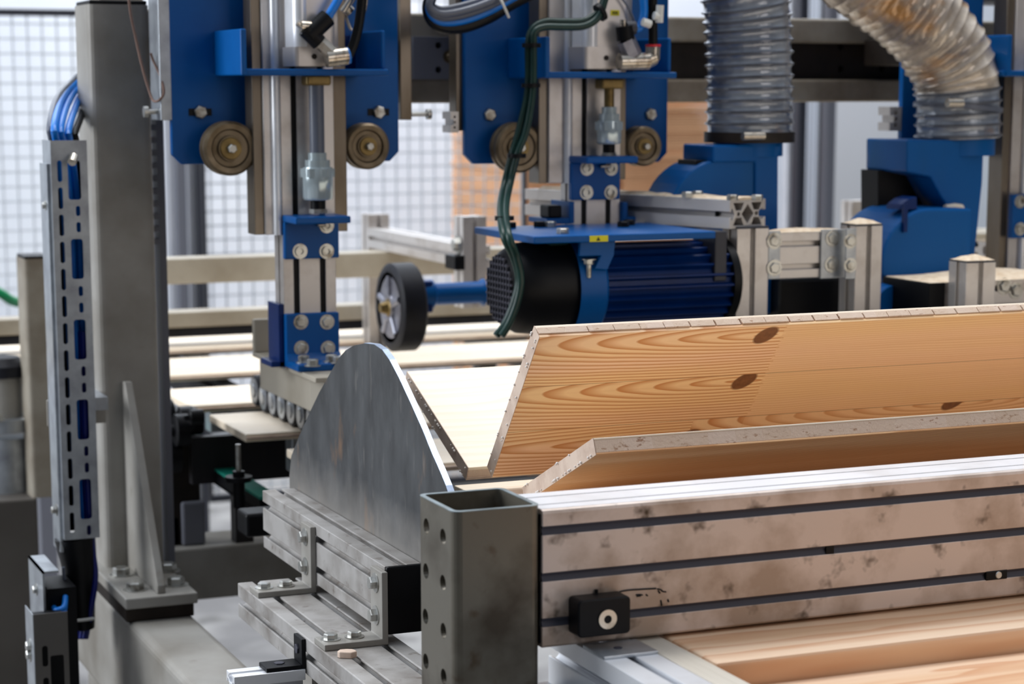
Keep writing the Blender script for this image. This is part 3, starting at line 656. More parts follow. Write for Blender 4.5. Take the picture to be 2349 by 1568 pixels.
def rodset(xc, y_br, y_rod, y_cb0, y_cb1, y_end, which, cw):
    Yr = CYF-.032; p = lambda y: Vector((P(xc, 300, Y=Yr).x, Yr, P(xc, y, Y=Yr).z))
    t = thing('rod_coupling', 'zinc rod coupling hanging on the cylinder rod, %s' % which, 'coupling', p(y_end))
    MB().box(p(0).x-.018, p(0).x+.018, Yr-.014, Yr+.014, p(y_br+24).z, p(y_br).z).build('gland', 'brass', t, bev=.003)
    MB().cyl(p(y_br+24), p(y_cb0), .0105 if which[0] == 'l' else .0075, 16).build('rod', 'cgrey' if which[0] == 'l' else 'brass', t)
    R = cw
    MB().lathe(p(y_cb0), (0, 0, -1), [(0, R*.6), (.010, R*.6), (.010, R*.82), (.020, R*.82), (.020, R*.95), (.023, R), ((p(y_cb0)-p(y_cb1)).length-.003, R), ((p(y_cb0)-p(y_cb1)).length, R*.9)], 28).build('coupling_body', 'glass', t)
    MB().lathe(p(y_cb0)+Vector((0, 0, -.022)), (0, 0, -1), [(0, R*1.12), (.012, R*1.12)], 6).build('hex_collar', 'glass', t)
    MB().cyl(p(y_cb1), p(y_end), R*.5, 16).build('stud', 'black', t)
    q = Vector((0, 0, 0))
    MB().lathe(p(y_end-8), (0, 0, -1), [(0, R*.6), (.006, R*.6)], 6).build('lock_nut', 'bolt', t)
    return t
rodset(727, 172, 0, 350, 458, 487, 'left one', .0215); rodset(1397, 180, 0, 245, 330, 358, 'middle one', .0185)
for (x, y, w_) in ((700, 174, 'left'), (767, 174, 'right')):
    pass

# blue plate brackets on column fronts
def lbracket(x0, x1, y0, y1, ledge, bolts_, which, flip=False, led_x1=None, legX0=None):
    Yf = CYF-.012; X0, X1 = P(x0, (y0+y1)/2, Y=Yf).x, P(x1, (y0+y1)/2, Y=Yf).x; z0, z1 = P((x0+x1)/2, y1, Y=Yf).z, P((x0+x1)/2, y0, Y=Yf).z
    t = thing('blue_angle_bracket', 'blue angle bracket bolted to a column front, %s' % which, 'bracket', ((X0+X1)/2, Yf, z0))
    MB().box(X0, X1, Yf, Yf+.012, z0, z1).build('vertical_leg', 'blue', t, bev=.002)
    if not flip:
        MB().box(X0, P(led_x1, y0, Y=Yf-.05).x if led_x1 else X1, Yf-.055, Yf+.0115, z1, z1+.010).build('top_leg', 'blue', t, bev=.002)
    else:
        MB().box(X0, X1+.0, Yf-.055, Yf, z0-.0, z0+.010).build('bottom_leg', 'blue', t, bev=.002)
        MB().prism([(Yf, z0+.010), (Yf-.010, z0+.010), (Yf, z0+.02)], 'x', X0, X1).build('bend', 'blue', t)
    for (x, y, s_) in bolts_: bolt(t, P(x, y, Y=Yf), (0, -1, 0), .0075, .005, 'bolt', s_)
    return t, X0, X1, Yf, z0
lb1 = lbracket(653, 778, 508, 593, 0, [(688, 576, True), (749, 576, True), (749, 517, True)], 'left column under the coupling', led_x1=803)
MB().box(P(728, 512, Y=CYF-.02).x, P(748, 512, Y=CYF-.02).x, CYF-.022, CYF-.012, P(740, 520, Y=CYF-.02).z, P(740, 512, Y=CYF-.02).z).build('split_pin', 'nickel', lb1[0], bev=.002)
lb2 = lbracket(657, 779, 718, 840, 0, [(690, 738, False), (750, 738, False), (691, 798, False), (752, 798, False)], 'left column foot above the lift head', flip=True)
for (x, y) in ((697, 825), (717, 833), (760, 823), (776, 826)):
    p = P(x, y+6, Z=lb2[4]+.010); bolt(lb2[0], p, (0, 0, 1), .008, .010)
lb3 = lbracket(1311, 1423, 372, 458, 0, [(1346, 386, True), (1402, 386, True), (1345, 441, True), (1401, 441, True)], 'middle column under the coupling', led_x1=1461)
MB().box(P(1378, 382, Y=CYF-.02).x, P(1402, 382, Y=CYF-.02).x, CYF-.022, CYF-.012, P(1390, 386, Y=CYF-.02).z, P(1390, 377, Y=CYF-.02).z).build('split_pin', 'nickel', lb3[0], bev=.002)

# lift head under column 1
hx0 = P(585, 810, Y=3.2).x
hz_t = lb2[4]
hd = thing('lift_head', 'cream steel lift head with dark press rollers over the boards', 'press head', (.93, 3.0, 1.06))
XH = P(727, 868, Z=hz_t-.001)
XHl = P(576, 808, Z=hz_t-.001)
xl = (XH.x+XHl.x)/2
MB().box(xl, c1x1+.03, XH.y, XHl.y, hz_t-.007, hz_t).build('top_plate', 'beampaint', hd, bev=.001)
zh0 = P(590, 872, Y=XHl.y).z
MB().prism([(xl+.008, XHl.y-.01), (xl+.008, XH.y+.05), (xl+.025, XH.y+.02), (xl+.09, XH.y+.02), (xl+.09, XHl.y-.01)], 'z', hz_t-.055, hz_t-.007).build('housing', 'beampaint', hd, bev=.002)
MB().box(xl, xl+.07, XHl.y-.012, XHl.y-.0, hz_t, hz_t+.05).build('back_plate', 'beampaint', hd, bev=.002)
MB().box(c1x0-.02, c1x0, CYF+.0, CYF+.055, hz_t, hz_t+.008).box(c1x0-.008, c1x0, CYF+.0, CYF+.055, hz_t, hz_t+.09).build('side_angle', 'bluedark', hd, bev=.001)
PZ = 1.03   # top of the passing boards
# rollers
ra = P(583, 905, Z=PZ+.024); rb = P(702, 950, Z=PZ+.024)
RR = .0255
rx = (ra.x+rb.x)/2-.006
nroll = 8
y_a, y_b = P(583, 905, X=rx).y, P(735, 975, X=rx).y
for i in range(nroll):
    yy = y_a+(y_b-y_a)*i/(nroll-1); c = Vector((rx, yy, PZ+RR+.0005+.004*(1 if i < 1 else 0)))
    ro = MB().lathe(c, (1, 0, 0), [(0, RR*.35), (-.002, RR*.4), (0, RR*.55), (0, RR*.9), (.003, RR), (.055, RR), (.058, RR*.9)], 28).build('press_roller', 'rubber', hd)
    MB().lathe(c+Vector((-.001, 0, 0)), (1, 0, 0), [(-.002, RR*.2), (-.002, RR*.42), (.0, RR*.45), (.001, RR*.82)], 20).build('roller_bearing', 'zinc', ro)
MB().box(rx+.014, rx+.05, y_b-.01, y_a+.01, PZ+RR+.01, hz_t-.05).build('roller_carrier', 'cab', hd, bev=.002)

# ------------------------------------------------------------------ passing boards on conveyor
def plank(x_left, yf, yb, label, x_right=3.3, z=PZ, th=.0125):
    t = thing('pine_board', label, 'board', (x_left, yf, z-th), 'pale boards crossing the conveyor')
    w = yb-yf
    bd = MB().box(0, x_right-x_left, 0, w, 0, th)
    bd.v = [v+Vector(t.location) for v in bd.v]
    bd.build('board_body', 'pale', t, bev=.0015)
    tg = MB().box(x_left+.0005, x_right, yf-.005, yf, z-th*.62, z-th*.36).build('tongue', 'endface', t, bev=.001)
    return t
XL = P(480, 950, Z=PZ).x
def yy_(x, y): return P(x, y, Z=PZ).y
plank(XL+.02, yy_(690, 1085), yy_(640, 1030), 'pale pine board peeking out behind the steel nose plate')
plank(XL, yy_(542, 997), yy_(480, 950), 'pale pine board under the press rollers')
plank(XL-.005, yy_(418, 932), yy_(375, 893), 'pale pine board beside the tall post, third from the back')
plank(.80, yy_(580, 851), yy_(580, 812), 'pale pine board passing behind the lift head, second from the back')
plank(-.3, yy_(580, 793), yy_(580, 764), 'pale pine board furthest back on the conveyor')
# conveyor chains, rails
cy0, cy1 = 2.55, yy_(580, 764)+.1
for i, (x, w_) in enumerate(((XL+.14, 'under the left board ends'), (XL+.9, 'in the middle behind the nose plate'), (XL+1.9, 'far right'))):
    t = thing('chain_rail', 'dark conveyor chain rail, %s' % w_, 'conveyor', (x, (cy0+cy1)/2, PZ-.075))
    MB().box(x, x+.04, cy0, cy1, PZ-.075, PZ-.032).build('rail', 'conv', t, bev=.002)
    ch = MB(); y = cy0
    while y < cy1-.02: ch.box(x+.008, x+.032, y, y+.016, PZ-.032, PZ-.019); y += .02
    ch.build('chain', 'black', t)
    if i: MB().box(x, x+.04, 3.62, 3.66, 0, PZ-.075).build('leg', 'conv', t)
    if i: MB().box(x, x+.04, cy1-.1, cy1-.06, 0, PZ-.075).build('leg', 'conv', t)
bx_ = P(430, 980, Y=3.25).x
tb = thing('toothed_belt', 'dark toothed belt with teal edge running below the boards', 'belt', (XL+.06, 3, .9))
za, zb2 = P(500, 1050, X=XL+.03), P(640, 1128, X=XL+.03)
MB().box(XL+.0, XL+.03, zb2.y, cy1-.2, za.z-.02, za.z-.004).build('belt_body', 'black', tb)
MB().box(XL+.0, XL+.03, zb2.y, cy1-.2, za.z-.004, za.z).build('belt_edge', 'teal', tb)
tt = MB(); y = zb2.y
while y < cy1-.2: tt.box(XL+.0, XL+.03, y, y+.005, za.z-.026, za.z-.02); y += .01
tt.build('belt_teeth', 'black', tb)
tag(MB().box(XL+.03, XL+.12, 2.6, 2.75, PZ-.16, PZ-.04).box(XL+.05, XL+.6, 2.76, 3.0, PZ-.15, PZ-.08).build('drive_housing', 'conv', bev=.004), 'dark conveyor drive housing below the boards behind the nose plate', 'housing')
bu = thing('bearing_block', 'black bearing block and sprocket below the boards near the tall post', 'bearing', P(420, 1000, Y=3.3))
for (x, y, r, yv) in ((395, 955, .028, 3.3), (440, 960, .02, 3.27), (430, 985, .026, 3.25), (410, 1040, .03, 3.28), (465, 955, .012, 3.2)):
    c = P(x, y, Y=yv); MB().lathe(c, (-1, 0, 0), [(0, r), (.02, r), (.022, r*.8), (.022, r*.4), (.03, r*.3)], 20).build('disc', 'black', bu)
b = bY(385, 1000, 455, 1150, 3.34, .04); MB().box(b[0], b[1], 3.33, 3.37, cz1, b[5]).build('pedestal', 'darksteel', bu, bev=.004)
b = bY(388, 930, 470, 1000, 3.3, .03); MB().box(b[0], b[1], 3.3, 3.37, b[4], b[5]-.01).build('block', 'black', bu, bev=.006)
for i, (x, y) in enumerate(((505, 925), (695, 1010), (448, 805))):
    p = P(x, y, Z=PZ-.02)
    tag(MB().box(p.x-.02, p.x+.012, p.y-.006, p.y+.03, PZ-.07, PZ-.001).build('pusher_lug', 'zinc', bev=.003), 'pale metal pusher lug between boards, %s' % ['beside the rollers', 'just left of the nose plate', 'near the back of the conveyor'][i], 'lug')
b = bY(440, 992, 800, 1098, 3.27, .02); cp_ = thing('conveyor_apron', 'dark steel apron panel under the passing boards beside the belt', 'panel', ((b[0]+b[1])/2, 3.27, b[4]))
MB().box(b[0], b[1], 3.27, 3.29, b[4], b[5]).build('sheet', 'conv', cp_)
MB().box(b[0]+.08, b[0]+.11, 3.31, 3.34, cz1, b[5]).build('leg', 'conv', cp_)
yl = MB().box(-4, 12, 8.15, 8.32, 0, .004).build('trim_1', pm('yellow_floor_paint', C(170, 168, 40), rough=.6)); struct(yl)
kn = P(548, 1110, Y=3.0)
kt = thing('clamp_knob', 'black clamp knob hanging under the toothed belt', 'knob', kn+Vector((0, 0, -.04)))
MB().cyl(kn+Vector((0, 0, -.035)), kn+Vector((0, 0, .02)), .009, 14).cyl(kn+Vector((0, 0, .005)), kn+Vector((0, 0, .012)), .02, 14).build('knob', 'black', kt)
MB().cyl(kn+Vector((0, 0, .012)), kn+Vector((0, 0, .06)), .004, 10).build('stem', 'bolt', kt)
b = bY(565, 1178, 604, 1232, 2.75, .06)
tag(MB().box(b[0], b[1]+.1, 2.75, 2.8, b[4], b[5]).build('sensor_box', 'black', bev=.004), 'small black box behind the end of the upper profile', 'box')

# ------------------------------------------------------------------ motor under column 2
mp0 = P(1225, 546, D=2.88); mz = mp0.z+.002
MYf, MYb = mp0.y, P(1097, 520, Z=mz).y; MX0 = mp0.x; MX1 = P(1642, 530, Y=MYf).x
mo = thing('saw_motor', 'blue finned electric motor with black fan cover under a blue plate', 'motor', ((MX0+MX1)/2, MYf+.1, mz-.14))
MB().prism([(MX0, MYf), (MX1, MYf), (MX1, MYb), (MX0, MYb)], 'z', mz-.010, mz).build('mounting_plate', 'blue', mo, bev=.0015)
b = bY(1353, 527, 1395, 542, MYf-.0008, .0008); st_ = MB().box(b[0], b[1], MYf-.0008, MYf, mz-.0095, mz-.001).build('warning_sticker', 'yellow', mo)
MB().prism([(b[0]+.010, mz-.008), (b[0]+.016, mz-.008), (b[0]+.013, mz-.0025)], 'y', MYf-.0012, MYf-.0008).build('warning_triangle', 'ink', st_)
MC = Vector((0, MYf+.085, P(1400, 652, Y=MYf+.085).z)); mr = .060
xm = lambda px: P(px, 650, Y=MC.y).x
fin = []; 
for i in range(144):
    a = 2*pi*i/144; k_ = (i % 6); r = mr if k_ in (0, 1) else mr-.009
    fin.append((MC.y+r*cos(a), MC.z+r*sin(a)))
MB().prism(fin, 'x', xm(1330), xm(1640)).build('finned_body', 'bluedark', mo)
MB().lathe((xm(1640), MC.y, MC.z), (1, 0, 0), [(0, mr+.002), (.012, mr+.002), (.02, mr*.8), (.03, mr*.5)], 40).build('end_shield', 'black', mo)
fc_ = MB().lathe((xm(1148), MC.y, MC.z), (1, 0, 0), [(0, mr*.30), (0, mr*.80), (.006, mr*.9), (.022, mr*1.05), (.05, mr*1.1), (xm(1290)-xm(1148), mr*1.1)], 48).build('fan_cover', 'black', mo)
gr = MB()
for k_ in range(-5, 6):
    zz = MC.z+k_*.0085; h = sqrt(max(.0001, (mr*.8)**2-(k_*.0085)**2)); gr.box(xm(1148)-.003, xm(1148)+.001, MC.y-h, MC.y+h, zz-.0015, zz+.0015)
for k_ in range(-4, 5):
    yy = MC.y+k_*.010; h = sqrt(max(.0001, (mr*.8)**2-(k_*.010)**2)); gr.box(xm(1148)-.004, xm(1148)-.0, yy-.001, yy+.001, MC.z-h, MC.z+h)
gr.build('fan_grille', 'groove', fc_)
xs0, xs1 = xm(1285), xm(1352)
n = 40; rs = []
MB().rings([[Vector((x, MC.y+r*cos(2*pi*i/n), MC.z+r*sin(2*pi*i/n))) for i in range(n)] for x, r in ((xs0+.006, mr+.006), (xs0, mr+.013), (xs1-.006, mr+.013), (xs1, mr+.006))]).build('clamp_band', 'blue', mo)
MB().prism([(xs0-.002, mz-.010), (xs1+.006, mz-.010), (xs1+.004, mz-.03), (xs1-.006, mz-.05), (xs1-.026, mz-.048), (xs1-.016, mz-.030), (xs0-.002, mz-.030)], 'y', MYf+.012, MYf+.02).build('clamp_lug', 'blue', mo, bev=.001)
bolt(mo, (xs0+.012, MYf+.014, mz-.034), (0, 0, -1), .007, .008); MB().cyl((xs0+.012, MYf+.014, mz-.06), (xs0+.012, MYf+.014, mz-.034), .0035, 10).build('stud', 'bolt', mo)
MB().box(xm(1240), xm(1285), MYf+.05, MYf+.10, MC.z+mr, mz-.010).build('terminal_box', 'cgreen', mo, bev=.004)
b = bY(1640, 530, 1668, 645, MYf+.03, .05); MB().box(b[0], b[1], MYf+.03, MYf+.1, b[4], b[5]).build('shroud', 'fdark', mo, bev=.002)
for (x, y, s_) in ((1291, 528, 0), (1170, 514, 1), (1238, 512, 1), (1262, 512, 0), (1443, 508, 1), (1430, 512, 1)):
    bolt(mo, P(x, y+8, Z=mz), (0, 0, 1), .009, .008, 'bolt' if not s_ else 'black', washer=False)
# column foot: angles
MB().box(c2x0-.008, c2x0, CYF-.01, CYF+.06, mz, P(1290, 462, Y=CYF).z).box(c2x0-.045, c2x0-.008, CYF-.01, CYF+.06, mz, mz+.008).build('foot_angle', 'blue', mo, bev=.001)
MB().box(c2x0-.040, c2x0-.018, CYF-.005, CYF+.03, mz+.008, P(1290, 470, Y=CYF).z).build('clamp_block', 'black', mo, bev=.003)
MB().box(c2x1, c2x1+.008, CYF-.01, CYF+.06, mz, P(1290, 466, Y=CYF).z).box(c2x1+.008, c2x1+.07, CYF-.01, CYF+.06, mz, mz+.008).build('foot_angle', 'blue', mo, bev=.001)

# green cables
for i, ox in enumerate((0, 12)):
    Yg = CYF-.09-.01*i
    q = [(1400, -60), (1385+ox*.2, 0), (1372, 28+ox), (1340, 48+ox), (1290, 50+ox), (1250, 50+ox), (1222+ox*.4, 66+ox*.6), (1212+ox, 100), (1212+ox, 160), (1209+ox, 220), (1190+ox*1.4, 300), (1176+ox, 350), (1158+ox, 420), (1148+ox, 480), (1155+ox, 540), (1178+ox*.6, 590), (1190+ox*.4, 640), (1180+ox*.6, 690), (1160+ox*.7, 740), (1138+ox, 770)]
    cable('dark green cable looping down past the middle roller, %s' % ['left strand', 'right strand'][i], [P(x, y, Y=Yg-(.14*(y > 430)*min(1, (y-430)/100))) for x, y in q], .0052, 'cgreen', group=None)
for i, (x, y) in enumerate(((1372, 28), (1214, 104), (1213, 196), (1180, 357), (1152, 500))):
    c = P(x+5, y, Y=CYF-.095-(.09 if y > 480 else 0)); d = Vector((1, 0, .6)) if i == 0 else Vector((0, 0, 1))
    tag(MB().lathe(c-d.normalized()*.003, d, [(0, .0135), (.006, .0135)], 16).build('cable_tie', 'black'), 'black cable tie round the green cables, %s' % ['at the top bend', 'beside the light blue flange', 'halfway down the middle plate', 'in front of the roller', 'above the fan cover'][i], 'cable tie')
# cable bundle loop, upper centre
for i, (m, dy, w_) in enumerate((('cgrey', 0, 'upper grey strand'), ('cgrey', 9, 'lower grey strand'), ('cblue', 22, 'bright blue strand'), ('blacksoft', 36, 'black bottom strand'), ('cgrey', -12, 'short top strand'))):
    Yc = CYF-.07+.008*i
    cable('cable in the loop hanging between the carriages, %s' % w_, [P(1040-dy*.2, -80, Y=Yc), P(1000-dy*.3, -20+dy*.3, Y=Yc), P(985, 12+dy*.6, Y=Yc), P(1010, 32+dy*.8, Y=Yc), P(1060, 26+dy, Y=Yc), P(1120, 6+dy*.95, Y=Yc), P(1180, -24+dy*.8, Y=Yc), P(1260, -70+dy, Y=Yc)], .0055 if i != 3 else .009, m)
c = P(1140, 14, Y=CYF-.06); tag(MB().tube([c+Vector((-.006, -.02, .015)), c+Vector((0, -.025, 0)), c+Vector((.012, -.015, -.016))], .002, 8).build('cable_tie', 'white'), 'white cable tie on the hanging loop between carriages', 'cable tie')

# pneumatic fittings cylinder 1
Yq = pc1[3]-.022
def fit(parent, a, b_, r, m, name, n=16, Y=None):
    return MB().cyl(P(*a, Y=Y or Yq), P(*b_, Y=Y or Yq), r, n).build(name, m, parent, bev=.0008)
ft = thing('flow_valve', 'black and nickel elbow valve with blue hose on left cylinder', 'valve', P(760, 140, Y=Yq))
fit(ft, (708, 82), (752, 40), .0125, 'black', 'elbow_body'); fit(ft, (700, 66), (732, 98), .0115, 'black', 'elbow_leg')
fit(ft, (733, 96), (762, 124), .010, 'nickel', 'hex_body', 6); fit(ft, (748, 134), (795, 128), .0125, 'nickel', 'threaded_tee')
fit(ft, (682, 52), (700, 66), .0045, 'nickel', 'set_screw'); fit(ft, (690, 60), (712, 62), .008, 'nickel', 'lock_ring')
fit(ft, (795, 128), (800, 127), .0115, 'cblue', 'release_ring')
MB().cyl(P(770, 132, Y=Yq), P(770, 132, Y=pc1[3]+.01), .008, 14).build('port_stem', 'nickel', ft)
cable('bright blue air hose leaving the left cylinder valve upward', [P(750, 42, Y=Yq), P(765, 18, Y=Yq), P(785, -20, Y=Yq), P(800, -70, Y=Yq)], .0062, 'cblue')
cable('black air hose rising from the left cylinder tee', [P(800, 127, Y=Yq), P(812, 100, Y=Yq), P(824, 50, Y=Yq), P(832, -20, Y=Yq), P(834, -80, Y=Yq)], .007, 'blacksoft')
cable('thin blue air line beside the black hose on left cylinder', [P(798, 118, Y=Yq+.01), P(806, 90, Y=Yq+.01), P(820, 20, Y=Yq+.01), P(826, -80, Y=Yq+.01)], .002, 'cblue')
cable('thin brown wire curling beside the left cylinder', [P(790, 20, Y=Yq+.03), P(796, 45, Y=Yq+.03), P(806, 68, Y=Yq+.03), P(818, 60, Y=Yq+.03), P(838, 20, Y=Yq+.03), P(842, -40, Y=Yq+.03)], .0022, 'nickel', 'wire', 'signal_wire')
cl = thing('hose_clip', 'beige plastic hose clip at the top beside the left cylinder', 'clip', P(800, 30, Y=Yq+.02))
fit(cl, (786, 28), (808, -6), .006, 'nickel', 'clip_arm', 10, Yq+.02); fit(cl, (796, 20), (804, 28), .008, 'nickel', 'clip_jaw', 10, Yq+.02)
# fittings cylinder 2
Yq2 = pc2[3]-.022
f2 = thing('flow_valve', 'nickel elbow valve with red ring on the middle cylinder', 'valve', P(1450, 150, Y=Yq2))
fit(f2, (1432, 60), (1436, 92), .013, 'black', 'elbow_body', Y=Yq2); fit(f2, (1434, 64), (1456, 64), .010, 'fdark', 'elbow_leg', Y=Yq2)
fit(f2, (1436, 92), (1452, 128), .014, 'hubalu', 'hex_body', 6, Y=Yq2); fit(f2, (1420, 142), (1486, 140), .0125, 'nickel', 'threaded_tee', Y=Yq2)
fit(f2, (1480, 140), (1500, 132), .0115, 'nickel', 'elbow_bend', Y=Yq2); fit(f2, (1497, 138), (1498, 108), .0108, 'nickel', 'elbow_up', Y=Yq2); fit(f2, (1498, 107), (1498, 102), .0112, 'red', 'release_ring', Y=Yq2)
fit(f2, (1430, 60), (1430, 45), .005, 'nickel', 'set_screw', Y=Yq2)
MB().cyl(P(1430, 142, Y=Yq2), P(1430, 142, Y=pc2[3]+.01), .008, 14).build('port_stem', 'nickel', f2)
cable('black air hose rising from the red ringed elbow', [P(1498, 104, Y=Yq2), P(1498, 60, Y=Yq2), P(1497, 10, Y=Yq2), P(1500, -70, Y=Yq2)], .0068, 'blacksoft')
cable('bright blue air hose curving up from middle cylinder valve', [P(1454, 64, Y=Yq2), P(1468, 62, Y=Yq2), P(1477, 30, Y=Yq2), P(1476, -10, Y=Yq2), P(1478, -70, Y=Yq2)], .0062, 'cblue')
cl = thing('hose_clip', 'cream plastic clips around the black hose on middle cylinder', 'clip', P(1510, 30, Y=Yq2-.01))
fit(cl, (1514, 12), (1512, 52), .006, 'white', 'clip_arm', 8, Yq2-.012); fit(cl, (1500, 36), (1516, 38), .006, 'white', 'clip_jaw', 8, Yq2-.012); fit(cl, (1474, 50), (1492, 56), .006, 'white', 'clip_jaw', 8, Yq2-.012)
cable('thin grey wire crossing the middle cylinder near its top', [P(1405, -30, Y=Yq2+.015), P(1440, 15, Y=Yq2+.012), P(1455, 50, Y=Yq2+.01)], .0018, 'cgrey', 'wire', 'signal_wire')

# ------------------------------------------------------------------ hoses and hoods
def hose(label, pts, R, rib, m, mr_, spans, n=40, seed=1):
    path = smooth_path(pts, 40)
    L = [0.]
    for a, b_ in zip(path, path[1:]): L.append(L[-1]+(b_-a).length)
    t = thing('dust_hose', label, 'hose', path[-1])
    rnd = random.Random(seed)
    def seg(l0, l1):
        rs = []; a = None; l = l0; i = 0
        while l <= l1+1e-6:
            while i < len(L)-2 and L[i+1] < l: i += 1
            f_ = (l-L[i])/max(1e-6, L[i+1]-L[i]); p = path[i].lerp(path[i+1], min(1, max(0, f_)))
            tn = (path[min(i+2, len(path)-1)]-path[max(i-1, 0)]).normalized()
            a = tn.cross(Vector((0, 1, 0))).normalized()
            b_ = tn.cross(a); ph = (l/rib) % 1.
            rr = R*(1-.045*(sin(pi*ph)**.7)) if ph < 1 else R
            ring = []
            for k_ in range(n):
                an = 2*pi*k_/n
                ring.append(p+(a*cos(an)+b_*sin(an))*(rr+wrinkle(l, an)))
            rs.append(ring); l += rib/6
        return rs
    for (l0, l1, mm, wr, nm) in spans:
        Ltot = L[-1]
        ks = [(rnd.uniform(0, 6.28), rnd.randint(2, 7), rnd.uniform(40, 120)) for _ in range(6)]
        wrinkle = (lambda l, an: sum(sin(k1*an+ph_+l*k2)*wr for ph_, k1, k2 in ks)) if wr else (lambda l, an: 0)
        MB().rings(seg(l0*Ltot, l1*Ltot), cap=False).build(nm, mm, t)
        if not wr:
            rr_ = MB(); l = (int(l0*Ltot/rib)+1)*rib; i = 0
            while l < l1*Ltot:
                i = 0
                while i < len(L)-2 and L[i+1] < l: i += 1
                f_ = (l-L[i])/max(1e-6, L[i+1]-L[i]); p = path[i].lerp(path[i+1], f_); tn = (path[min(i+2, len(path)-1)]-path[max(i-1, 0)]).normalized()
                rr_.lathe(p-tn*.0022, tn, [(0, R*.985), (.0008, R*1.022), (.0036, R*1.022), (.0044, R*.985)], n, cap=False); l += rib
            rr_.build('wire_rib', 'hosewire', t)
    return t
def hwid(px_r, p): return px_r*(p.dot(fwd)-Vector((0, 0, CZ)).dot(fwd))/F
HY = 2.88
hp = [P(1690, -140, Y=HY+.02), P(1705, -40, Y=HY), P(1716, 60, Y=HY), P(1719, 180, Y=HY), P(1719, 322, Y=HY)]
R1 = hwid(101, hp[2])
h1 = hose('clear ribbed dust hose hanging straight down at upper right centre', hp, R1, .0175, 'hose', 'hosewire', [(0, 1, 'hose', 0, 'hose_wall')])
MB().lathe(P(1719, 314, Y=HY)+Vector((0, 0, -.008)), (0, 0, 1), [(0, R1*1.0), (0, R1*1.04), (.016, R1*1.04), (.016, R1)], 40, cap=False).build('hose_clamp', 'darksteel', h1)
pc = P(1728, 312, Y=HY-R1*1.04); MB().cyl(pc+Vector((-.018, 0, 0)), pc+Vector((.018, 0, 0)), .0065, 14).build('clamp_screw', 'nickel', h1)
hp2 = [P(1830, -190, Y=HY+.02), P(1950, -80, Y=HY), P(2070, 10, Y=HY), P(2150, 90, Y=HY), P(2190, 170, Y=HY), P(2197, 245, Y=HY), P(2197, 318, Y=HY)]
R2 = hwid(99, hp2[4])
h2 = hose('curving dust hose wrapped in crumpled tan film at the upper right', hp2, R2, .0175, 'hosetan', 'hosewire', [(0, .84, 'hosetan', .0009, 'film_wrap'), (.84, 1, 'hose', 0, 'hose_wall')], seed=3)
pc = P(2190, 236, Y=HY-R2*1.04); MB().cyl(pc+Vector((-.014, 0, 0)), pc+Vector((.014, 0, 0)), .007, 14).build('clamp_screw', 'nickel', h2)
MB().lathe(P(2197, 242, Y=HY)+Vector((0, 0, -.007)), (.08, 0, 1), [(0, R2*1.0), (0, R2*1.03), (.008, R2*1.03), (.008, R2)], 40, cap=False).build('hose_clamp', 'cgrey', h2)
# hood 1
d1 = thing('dust_hood', 'blue dust hood under the straight clear hose', 'dust hood', P(1719, 450, Y=HY))
cA = P(1719, 318, Y=HY); cB = P(1719, 352, Y=HY)
x0, x1 = P(1636, 340, Y=HY-.05).x, P(1793, 340, Y=HY-.05).x
MB().lathe(P(1716, 312, Y=HY), (0, 0, -1), [(0, R1*.8), (.03, R1*.8)], 36).build('spigot', 'blue', d1)
zt = P(1716, 330, Y=HY).z
MB().prism([(x0, zt), (x1, zt), (x1-.005, zt-.02), (P(1785, 700, Y=HY-.05).x, P(1785, 720, Y=HY-.05).z), (P(1732, 700, Y=HY-.05).x, P(1732, 720, Y=HY-.05).z), (P(1732, 400, Y=HY-.05).x, P(1700, 372, Y=HY-.05).z), (x0, P(1640, 372, Y=HY-.05).z)], 'y', HY-.05, HY+.05).build('duct', 'blue', d1, bev=.003)
vc = P(1640, 490, Y=HY); arc = [(P(1732, 480, Y=HY-.04).x, P(1600, 520, Y=HY-.04).z)]
cx_, cz_ = P(1655, 480, Y=HY-.04).x, P(1600, 500, Y=HY-.04).z; rv = P(1655, 365, Y=HY-.04).z-cz_
arc = [(P(1731, 480, Y=HY-.04).x, cz_-.03), (P(1731, 480, Y=HY-.04).x, cz_+rv)]+[(cx_-rv*1.05*sin(a), cz_+rv*cos(a)) for a in [pi/2*k_/10 for k_ in range(11)]]+[(cx_-rv*1.05, cz_-.03)]
MB().prism(arc, 'y', HY-.045, HY+.045).build('volute', 'bluedusty', d1, bev=.003)
MB().box(P(1575, 365, Y=HY).x, P(1640, 365, Y=HY).x, HY-.03, HY+.03, P(1600, 372, Y=HY).z-.004, P(1600, 366, Y=HY).z).build('flange', 'black', d1, bev=.001)
# hood 2
H2 = 2.8
d2 = thing('dust_hood', 'sawdust streaked blue dust hood with round volute at the right', 'dust hood', P(2150, 690, Y=H2))
def pz(x, y, Y=H2): q = P(x, y, Y=Y); return (q.x, q.z)
MB().lathe(P(2197, 312, Y=HY), (0, 0, -1), [(0, R2*.86), (.03, R2*.86)], 36).build('spigot', 'bluedusty', d2)
MB().prism([pz(2106, 322), pz(2284, 322), pz(2280, 420), pz(2262, 590), pz(2262, 760), pz(2214, 760), pz(2212, 494), pz(2186, 456), pz(2160, 408), pz(2105, 396)], 'y', H2+.03, H2+.15).build('duct', 'bluedusty', d2, bev=.003)
MB().prism([pz(2094, 396), pz(2165, 396), pz(2205, 500), pz(2094, 500)], 'y', H2+.1, H2+.15).build('neck_shade', 'black', d2)  # black filler standing in for the shadow inside the hood neck
ce = P(2112, 600, Y=H2); rv = ce.z-P(2112, 722, Y=H2).z
ar = [(ce.x+rv*cos(a)*1.0, ce.z+rv*sin(a)) for a in [pi/2+pi*k_/20 for k_ in range(21)]]
xR = P(2209, 600, Y=H2).x
ar = ar+[(xR, ce.z-rv), (xR, ce.z+rv*.98)]
